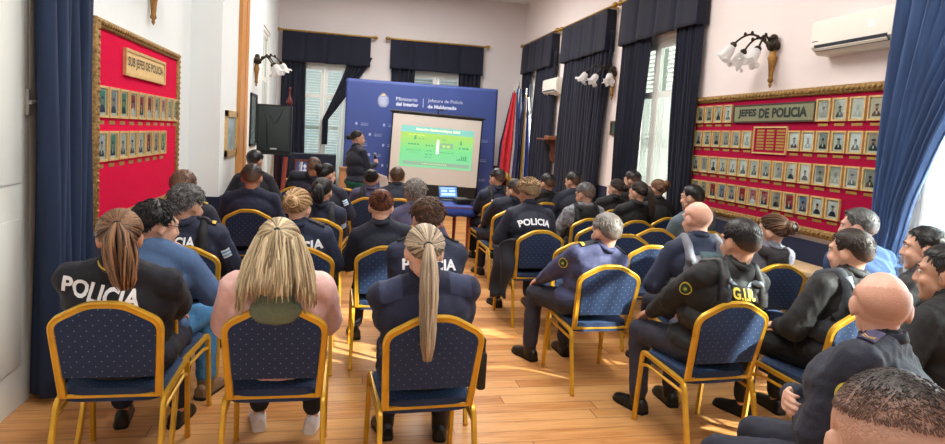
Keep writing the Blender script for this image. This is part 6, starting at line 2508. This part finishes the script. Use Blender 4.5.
for k in range(5):
    sbox(b, 0.79 + k * 0.028, 0.81 + k * 0.028, 0.24, 0.24 + 0.03 + 0.022 * k + (0.03 if k == 2 else 0), 2)
sbox(b, 0.78, 0.95, 0.235, 0.243, 2)
for c in ((0.195, 0.715), (0.83, 0.66)):
    for q in range(2):
        rr = 0.022 if q == 0 else 0.03
        cc = (c[0], c[1] + (0.04 if q == 0 else -0.01))
        b.add([SU(cc[0] + rr * 0.6 * cos(2 * pi * k / 12), cc[1] + rr * sin(2 * pi * k / 12), 0) for k in range(12)], [tuple(range(12))], 2)
b.build('slide_content', [G_TEAL, G_TXT, G_DK, G_GREY, G_HOTSPOT, G_LIME], sl, 0, recalc=False)

# ------------------------------------------------------------------ laptop table
M_TABLE_BLUE = mat('blue_table_cloth', (36, 62, 142), 0.8, var=0.12, scale=20, bump=0.1)
t = thing('low_table', 'table under a blue cloth at the front with laptop on it', 'table', (1.40, 8.95, 0))
b = MB()
b.bx(0.92, 1.86, 8.34, 9.56, 0.70, 0.735, 0, 0.005)
b.bx(0.98, 1.80, 8.40, 9.50, 0.62, 0.70)
b.build('table_top', M_DARKWOOD, t, 30)
for x in (0.98, 1.80):
    for y in (8.42, 9.48):
        b = MB()
        b.tube([V((x, y, 0.0)), V((x, y, 0.62))], [0.022, 0.032], 8)
        b.build('leg', mat('reddish_leg', (140, 58, 40), 0.45, var=0.2), t, 50)


def cloth(u, v):
    x = 0.90 + 0.98 * u
    y = 8.30 + 1.28 * v
    z = 0.742
    e = min(u, 1 - u, v, 1 - v)
    if e < 0.04:
        k = (0.04 - e) / 0.04
        z -= 0.13 * k + 0.008 * sin(u * 30 + v * 40) * k
    return V((x, y, z))


def cloth2(u, v):
    # pull the overhang back so that it hangs straight down
    p = cloth(u, v)
    p.x = min(max(p.x, 0.912), 1.868)
    p.y = min(max(p.y, 8.325), 9.575)
    return p


b = MB()
b.grid(52, 52, cloth2)
tag(b.build('tablecloth', M_TABLE_BLUE, None, 60, recalc=False, thick=0.004), 'blue cloth draped over the laptop table', 'tablecloth')
p = on_z(446, 197, 0.75)
lx, ly = 1.66, 9.10
t = thing('laptop', 'open black laptop with a bright blue screen on the blue table', 'laptop', (lx, ly, 0.745), radians(10))
b = MB()
b.box((0, 0, 0.010), (0.31, 0.22, 0.018), 0, None, 0.005)
b.build('keyboard_base', M_BLACKM, t, 30, world=False)
R = Matrix.Rotation(radians(-22), 3, 'X')
b = MB()
b.box(V((0, 0.11, 0.02)) + R @ V((0, 0, 0.10)), (0.31, 0.012, 0.205), 0, R, 0.004)
lid = b.build('lid', M_BLACKM, t, 30, world=False)
b = MB()
q = lambda u, v: V((0, 0.11, 0.02)) + R @ V((0.28 * (u - 0.5), -0.0072, 0.018 + 0.165 * v))
b.add([q(0, 0), q(1, 0), q(1, 1), q(0, 1)], [(0, 1, 2, 3)], 0)
q2 = lambda u, v: q(u, v) + R @ V((0, -0.0006, 0))
for ua, ub, va, vb in ((0.08, 0.9, 0.82, 0.9), (0.1, 0.45, 0.5, 0.72), (0.55, 0.9, 0.5, 0.72), (0.1, 0.9, 0.15, 0.4)):
    b.add([q2(ua, va), q2(ub, va), q2(ub, vb), q2(ua, vb)], [(0, 1, 2, 3)], 1)
b.build('display', [glow('laptop_blue', (84, 140, 205), 0.6), glow('laptop_pale', (186, 214, 236), 0.6)], lid, 0, world=False, recalc=False)
t = thing('projector', 'flat black projector unit right of the laptop on the blue table', 'projector', (1.74, 8.72, 0.745), radians(4))
b = MB()
b.box((0, 0, 0.045), (0.20, 0.26, 0.075), 0, None, 0.012)
b.build('casing', M_BLACKM, t, 40, world=False)
b = MB()
b.lathe([(0.030, 0.0), (0.034, 0.03), (0.026, 0.034)], (0, 0.13, 0.05), 14, 0, Matrix.Rotation(radians(-90), 3, 'X'))
b.build('lens', mat('lens_glass', (40, 46, 60), 0.1, spec=0.8), t, 50, world=False)
t = thing('document_folder', 'pale green folder lying left of the laptop', 'folder', (1.25, 8.85, 0.745), radians(-8))
b = MB()
b.box((0, 0, 0.006), (0.30, 0.24, 0.010), 0, None, 0.003)
b.build('folder_cover', mat('pale_green_card', (140, 186, 160), 0.7, var=0.06), t, 30, world=False)

# ------------------------------------------------------------------ presenter's microphone and papers
pr = PEOPLE['PR']
PRM = pr['root'].matrix_basis
for (i, nm) in ((1, 'mic'), (0, 'paper')):
    E, W, dd, n, cu = pr['hands'][i]
    W, dd, n = PRM @ W, (PRM.to_3x3() @ dd).normalized(), (PRM.to_3x3() @ n).normalized()
    if nm == 'mic':
        c = W + dd * 0.055 + n * 0.035
        ax = (V((-0.1, -0.15, 1))).normalized()
        t = thing('microphone', 'dark handheld microphone with pale grille in the speaker\'s hand', 'microphone', c)
        b = MB()
        b.tube([c - ax * 0.12, c + ax * 0.05, c + ax * 0.08], [0.010, 0.014, 0.019], 10)
        b.build('handle', M_BLACKM, t, 50)
        b = MB()
        b.ell(c + ax * 0.105, (0.027, 0.027, 0.030), None, 14, 10)
        b.build('grille', mat('mic_grille', (128, 136, 140), 0.4, 0.7, var=0.3, scale=300), t, 180)
    else:
        c = W + dd * 0.13
        ux = V((0.75, -0.62, -0.25)).normalized()
        vy = V((0.25, 0.1, -0.95)).normalized()
        b = MB()
        b.grid(6, 8, lambda u, v: c + ux * (0.21 * (u - 0.25)) + vy * (0.30 * (v - 0.12)) + ux.cross(vy) * (0.02 * sin(v * 3 + u)))
        tag(b.build('paper_sheet', mat('white_paper', (228, 226, 226), 0.8, var=0.02), None, 180, recalc=False, thick=0.002), 'white paper sheets held by the standing woman', 'paper')

# ------------------------------------------------------------------ loudspeaker on stand
t = thing('loudspeaker', 'large black loudspeaker cabinet on a pole at the left', 'loudspeaker', (-0.89, 9.3, 1.30), radians(-4))
b = MB()
pl = [(-0.235, -0.16), (0.235, -0.16), (0.19, 0.20), (-0.19, 0.20)]
b.prism(pl, lambda u, v, w: V((u, v, w)), 0.70)
b.build('cabinet', mat('black_cabinet_plastic', (28, 34, 36), 0.5, var=0.15, scale=60, bump=0.2), t, 30, world=False)
b = MB()
b.box((0, -0.172, 0.36), (0.42, 0.024, 0.62), 0, None, 0.02)
b.build('grille', mat('grille_mesh', (40, 50, 52), 0.6, var=0.5, scale=400, bump=0.3), t, 40, world=False)
b = MB()
b.tube([V((-0.16, -0.187, 0.64)), V((-0.10, -0.187, 0.46)), V((-0.085, -0.187, 0.10))], 0.006, 6)
b.tube([V((-0.06, -0.187, 0.55)), V((0.0, -0.187, 0.42)), V((0.06, -0.187, 0.50)), V((0.13, -0.187, 0.66))], 0.006, 6)
b.build('grille_crease', M_BLACKM, t, 180, world=False)
b = MB()
b.box((0, -0.187, 0.085), (0.09, 0.004, 0.020), 0, None, 0.003)
b.build('badge', mat('silver_badge', (196, 200, 200), 0.4, 0.3), t, 40, world=False)
t = thing('speaker_stand', 'black tripod stand under the loudspeaker', 'speaker stand', (-0.89, 9.3, 0))
b = MB()
b.tube([V((-0.89, 9.3, 0.25)), V((-0.89, 9.3, 1.30))], 0.019, 10)
b.lathe([(0.034, -0.04), (0.034, 0.04)], (-0.89, 9.3, 0.85), 10)
b.build('pole', M_BLACKM, t, 50)
for k in range(3):
    a = 2 * pi * k / 3 + 1.57
    b = MB()
    b.tube([V((-0.89, 9.3, 0.78)), V((-0.89 + 0.40 * cos(a), 9.3 + 0.40 * sin(a), 0.014))], 0.012, 8)
    b.tube([V((-0.89, 9.3, 0.30)), V((-0.89 + 0.27 * cos(a), 9.3 + 0.27 * sin(a), 0.36))], 0.008, 6)
    b.build('leg', M_BLACKM, t, 50)
b = MB()
b.lathe([(0.02, 0.0), (0.035, 0.02), (0.045, 0.06), (0.03, 0.10), (0.014, 0.14), (0.012, 0.24), (0.02, 0.25), (0.0, 0.27)], (-0.72, 9.33, 2.0), 14)
tag(b.build('ornament_bottle', mat('dark_red_glaze', (104, 34, 30), 0.3, var=0.15), None, 60), 'slim dark red bottle shaped ornament on top of the loudspeaker', 'ornament')
for k, (x, y, c, lb) in enumerate(((-1.02, 9.75, (214, 212, 208), 'pale rolled chart leaning behind the speaker stand, left one'), (-0.86, 9.85, (150, 62, 50), 'red rolled chart leaning behind the speaker stand'), (-0.62, 9.8, (206, 206, 210), 'thin pale rolled chart leaning right of the speaker pole'))):
    b = MB()
    b.tube([V((x, y, 0.0)), V((x + 0.06, y + 0.10, 1.30 - 0.06 * k))], 0.034 if k < 2 else 0.02, 10)
    tag(b.build('rolled_chart', mat('roll_%d' % k, c, 0.7, var=0.08), None, 60), lb, 'rolled chart', 'rolled charts in the corner')

# ------------------------------------------------------------------ cloth covered head table with emblem plaque
t = thing('head_table', 'tall table draped to the floor in dark navy cloth, below the shuttered window', 'table', (-0.5, 13.4, 0))
b = MB()


def skirt(u, v):
    # rectangle walked round, pleated toward the floor
    per = [(-0.98, 13.15), (-0.06, 13.15), (-0.06, 13.75), (-0.98, 13.75)]
    k = u * 4
    i = int(k) % 4
    f = k - int(k)
    p, q = V(per[i]), V(per[(i + 1) % 4])
    c = p + (q - p) * f
    n = V(((q - p).y, -(q - p).x)).normalized()
    c = c + n * (0.018 * v * sin(u * 120))
    return V((c.x, c.y, 1.165 * (1 - v) + 0.01 * v))


b.grid(160, 14, skirt, wrap=True)
b.bx(-0.98, -0.06, 13.15, 13.75, 1.150, 1.168)
b.build('navy_drape', mat('head_table_navy', (14, 22, 44), 0.9, var=0.15, scale=30), t, 40)
b = MB()
b.bx(-0.94, -0.10, 13.20, 13.70, 1.12, 1.148)
b.build('table_top', M_DARKWOOD, t, 0)
for x in (-0.92, -0.12):
    for y in (13.22, 13.68):
        b = MB()
        b.tube([V((x, y, 0)), V((x, y, 1.12))], 0.02, 6)
        b.build('leg', M_DARKWOOD, t, 50)
t = thing('emblem_plaque', 'brown framed plaque with blue field and white emblem on the navy draped table front', 'plaque', (-0.72, 13.1, 0.72))
b = MB()
for x0, x1, z0, z1 in ((-0.87, -0.83, 0.70, 1.06), (-0.59, -0.55, 0.70, 1.06), (-0.83, -0.59, 0.70, 0.74), (-0.83, -0.59, 1.02, 1.06)):
    b.bx(x0, x1, 13.09, 13.12, z0, z1)
b.build('frame', M_DARKWOOD, t, 0)
b = MB()
b.bx(-0.83, -0.59, 13.10, 13.12, 0.74, 1.02)
b.build('blue_field', mat('plaque_blue', (44, 84, 150), 0.5), t, 0)
b = MB()
for k in range(4):
    a = pi / 4 + pi / 2 * k
    c = V((-0.71 + 0.055 * cos(a), 13.098, 0.88 + 0.065 * sin(a)))
    b.add([c + V((0.04, 0, 0)), c + V((0, 0, 0.05)), c + V((-0.04, 0, 0)), c + V((0, 0, -0.05))], [(0, 1, 2, 3)])
b.build('white_emblem', M_PRINT, t, 0, recalc=False)
# small wooden cabinet piece right of it
t = thing('side_cabinet', 'small brown wooden cabinet half hidden left of the standing woman', 'cabinet', (0.22, 13.0, 0))
b = MB()
b.bx(0.02, 0.16, 12.85, 13.2, 0.0, 0.92, 0, 0.006)
b.bx(0.0, 0.18, 12.83, 13.22, 0.92, 0.95, 0, 0.006)
b.build('carcass', mat('light_brown_wood', (150, 106, 70), 0.5, var=0.25, scale=8, stretch=(6, 6, 1)), t, 30)
b = MB()
b.bx(0.03, 0.15, 12.838, 12.85, 0.08, 0.86)
dr = b.build('door', mat('light_brown_wood_front', (164, 118, 78), 0.5, var=0.25, scale=8, stretch=(6, 6, 1)), t, 30)
b = MB()
b.ell(V((0.13, 12.83, 0.5)), (0.012, 0.012, 0.012), None, 8, 6)
b.build('knob', M_BRASS, dr, 180)

# ------------------------------------------------------------------ flags on poles
F_RED, F_NAVY, F_WHITE, F_BLUE, F_YEL = mat('flag_red', (196, 26, 44), 0.7, var=0.1, scale=12, sheen=0.2), mat('flag_navy', (26, 36, 84), 0.7, var=0.1, scale=12, sheen=0.2), mat('flag_white', (228, 228, 232), 0.7, var=0.04, scale=12), mat('flag_blue', (44, 92, 176), 0.7, var=0.1, scale=12, sheen=0.2), mat('flag_gold_fringe', (206, 170, 84), 0.6, var=0.25, scale=120)


def flag(label, x, y, top, bands, z_end, lean, spread, seed):
    """furled flag hanging down its pole: bands = [(end fraction round the folds, material index)]"""
    mats = [F_RED, F_NAVY, F_WHITE, F_BLUE, F_YEL]
    t = thing('flag_on_pole', label, 'flag', (x, y, 0), 0, 'flags on poles')
    b = MB()
    b.tube([V((x + lean * 0.1, y + 0.05, 0.0)), V((x + lean, y, top))], 0.016, 8)
    b.build('pole', M_BRASS, t, 60)
    b = MB()
    b.lathe([(0.014, 0.0), (0.026, 0.02), (0.012, 0.05), (0.022, 0.075), (0.0, 0.16)], (x + lean, y, top), 10)
    b.build('spear_tip', mat('flag_tip', (190, 190, 186), 0.3, 0.7), t, 50)
    b = MB()
    b.lathe([(0.20, 0.0), (0.20, 0.02), (0.12, 0.05), (0.04, 0.07), (0.03, 0.16)], (x + lean * 0.1, y + 0.05, 0.0), 16)
    b.build('base', M_DARKWOOD, t, 50)
    nu, nv = 64, 30
    rg = random.Random(seed)
    b = MB()

    def f(u, v):
        s = min(1, 0.25 + v * 1.3)
        a = -0.8 + 1.6 * u
        w = spread * s
        xx = x + lean * (1 - v * 0.6) - w * 0.55 + w * u * 1.15 - 0.06 * v * (1 if seed % 2 else -1)
        yy = y - 0.05 - 0.055 * s * sin(u * 2 * pi * 3.5 + seed) - 0.04 * sin(u * pi)
        zz = top - 0.05 - (top - 0.05 - z_end) * v - 0.10 * v * sin(u * 5 + seed)
        return V((xx, yy, zz))
    b.grid(nu, nv, f)
    k = 0
    for j in range(nv - 1):
        for i in range(nu - 1):
            u = i / (nu - 1)
            mi = [m for e, m in bands if u <= e][0]
            if j >= nv - 3:
                mi = 4
            b.mi[k] = mi
            k += 1
    b.build('cloth', mats, t, 180, recalc=False, thick=0.004)
    return t


p = on_y(515, 90, 13.6)
flag('red and navy flag with gold fringe on the pole nearest the blue backdrop', 3.72, 13.55, 2.80, [(0.12, 1), (0.62, 0), (0.70, 2), (1.0, 1)], 0.75, 0.06, 0.42, 3)
flag('navy flag with pale yellow edging on the middle pole', 4.02, 13.75, 2.74, [(0.35, 1), (0.45, 4), (0.8, 1), (1.0, 2)], 0.50, 0.09, 0.38, 4)
flag('blue and white flag on the pole nearest the corner window', 4.00, 14.2, 2.95, [(0.3, 3), (0.5, 2), (0.75, 3), (1.0, 2)], 0.85, 0.06, 0.32, 5)
b = MB()
b.bx(3.62, 3.98, 13.85, 14.2, 0.0, 0.50, 0, 0.01)
b.bx(3.58, 4.02, 13.8, 14.25, 0.50, 0.54, 0, 0.01)
tag(b.build('side_table', M_DARKWOOD, None, 30), 'low dark wooden cube table behind the flag poles', 'table')

# ------------------------------------------------------------------ small shelf with scroll bracket
t = thing('wall_shelf', 'small wooden shelf on a scrolled bracket between the far curtains on the right wall', 'shelf', (RX, 12.0, 1.72))
b = MB()
b.bx(RX - 0.34, RX, 11.68, 12.30, 1.745, 1.775, 0, 0.006)
b.build('shelf_board', mat('brown_shelf_wood', (126, 76, 50), 0.5, var=0.2, scale=8), t, 30)
b = MB()
pl = [(0, 0), (0.24, 0), (0.23, -0.06), (0.16, -0.10), (0.14, -0.20), (0.16, -0.30), (0.12, -0.42), (0.07, -0.46), (0.0, -0.36)]
b.prism(pl, lambda u, v, w: V((RX - u, 11.92 + w, 1.745 + v)), 0.06)
b.build('scroll_bracket', mat('brown_shelf_wood_dark', (104, 60, 40), 0.5, var=0.2, scale=8), t, 30)
b = MB()
b.bx(RX - 0.24, RX - 0.06, 11.86, 12.12, 1.776, 1.83, 0, 0.008)
tag(b.build('wooden_box', mat('box_brown', (142, 92, 62), 0.5, var=0.15), None, 30), 'small flat wooden box on the wall shelf', 'box')

# bench against the right wall under the board
t = thing('side_bench', 'pale wooden bench top beside the woman in the grey sweatshirt, below the right board', 'bench', (3.95, 4.75, 0))
b = MB()
b.bx(3.86, 4.22, 4.42, 5.1, 0.70, 0.74, 0, 0.008)
b.build('bench_top', mat('pale_wood', (206, 176, 138), 0.5, var=0.15, scale=8), t, 30)
for x in (3.90, 4.18):
    for y in (4.48, 5.04):
        b = MB()
        b.bx(x - 0.02, x + 0.02, y - 0.02, y + 0.02, 0, 0.70)
        b.build('leg', mat('pale_wood_leg', (180, 146, 104), 0.5, var=0.15, scale=8), t, 0)

# jacket hanging off the curly haired person's chair
jx, jy = CH['N1']


def hang(u, v):
    x = jx - 0.235 - 0.10 * sin(u * pi) - 0.05 * v + 0.02 * sin(u * 17 + v * 5)
    y = jy + 0.02 + 0.42 * u + 0.03 * sin(v * 9 + u * 3)
    z = 0.80 - 0.55 * v - 0.18 * u * (1 - v) + 0.02 * sin(u * 11)
    return V((x, y, z))


b = MB()
b.grid(24, 24, hang)
tag(b.build('hanging_coat', CLOTH['navy_deep'], None, 180, recalc=False, thick=0.03), 'dark navy coat hanging down the left side of the curly haired person\'s chair', 'coat')

# ------------------------------------------------------------------ light
w = bpy.data.worlds.new('daylight')
SC.world = w
w.use_nodes = True
nt = w.node_tree
bg = nt.nodes['Background']
bg.inputs[0].default_value = (0.72, 0.84, 1.0, 1)
bg.inputs[1].default_value = 1.3


def lamp(name, kind, loc, rot, energy, color=(1, 1, 1), size=None, size_y=None, angle=None):
    l = bpy.data.lights.new(name, kind)
    l.energy = energy
    l.color = color
    if kind == 'AREA':
        l.shape = 'RECTANGLE'
        l.size = size
        l.size_y = size_y or size
    if angle is not None:
        l.angle = angle
    o = bpy.data.objects.new(name, l)
    COL.objects.link(o)
    o.location = loc
    o.rotation_euler = rot
    return o


SUND = V((-0.80, 0.56, -0.50)).normalized()
s = lamp('sun', 'SUN', (8, -4, 8), (0, 0, 0), 60.0, (1.0, 0.93, 0.82), angle=radians(1.2))
s.rotation_euler = SUND.to_track_quat('-Z', 'Y').to_euler()
# skylight entering by each window
a = lamp('skylight_near_window', 'AREA', (RX + 0.4, 2.6, 1.9), (0, radians(90), 0), 260, (0.86, 0.93, 1.0), 2.8, 2.5)
a = lamp('skylight_light_window', 'AREA', (RX + 0.35, 8.17, 1.9), (0, radians(90), 0), 28, (0.9, 0.95, 1.0), 2.8, 1.3)
a = lamp('skylight_back_left', 'AREA', (-0.4, FY + 0.4, 1.9), (radians(-90), 0, 0), 30, (0.9, 0.95, 1.0), 1.2, 2.8)
a = lamp('skylight_flag_window', 'AREA', (RX + 0.35, 13.7, 1.9), (0, radians(90), 0), 30, (0.9, 0.95, 1.0), 2.8, 1.3)
# unseen fill lights added under the ceiling to brighten the room
for i, (x, y, e) in enumerate(((1.3, 2.0, 170), (1.3, 6.5, 190), (1.3, 11.4, 265))):
    lamp('ceiling_fill', 'AREA', (x, y, CZ - 0.12), (0, 0, 0), e, (1.0, 0.97, 0.93), 2.4, 2.4)
SC.view_settings.view_transform = 'Standard'
SC.view_settings.look = 'None'
SC.view_settings.exposure = 0.0
SC.cycles.use_denoising = True
SC.cycles.max_bounces = 8
SC.cycles.transparent_max_bounces = 12
SC.cycles.sample_clamp_indirect = 6.0
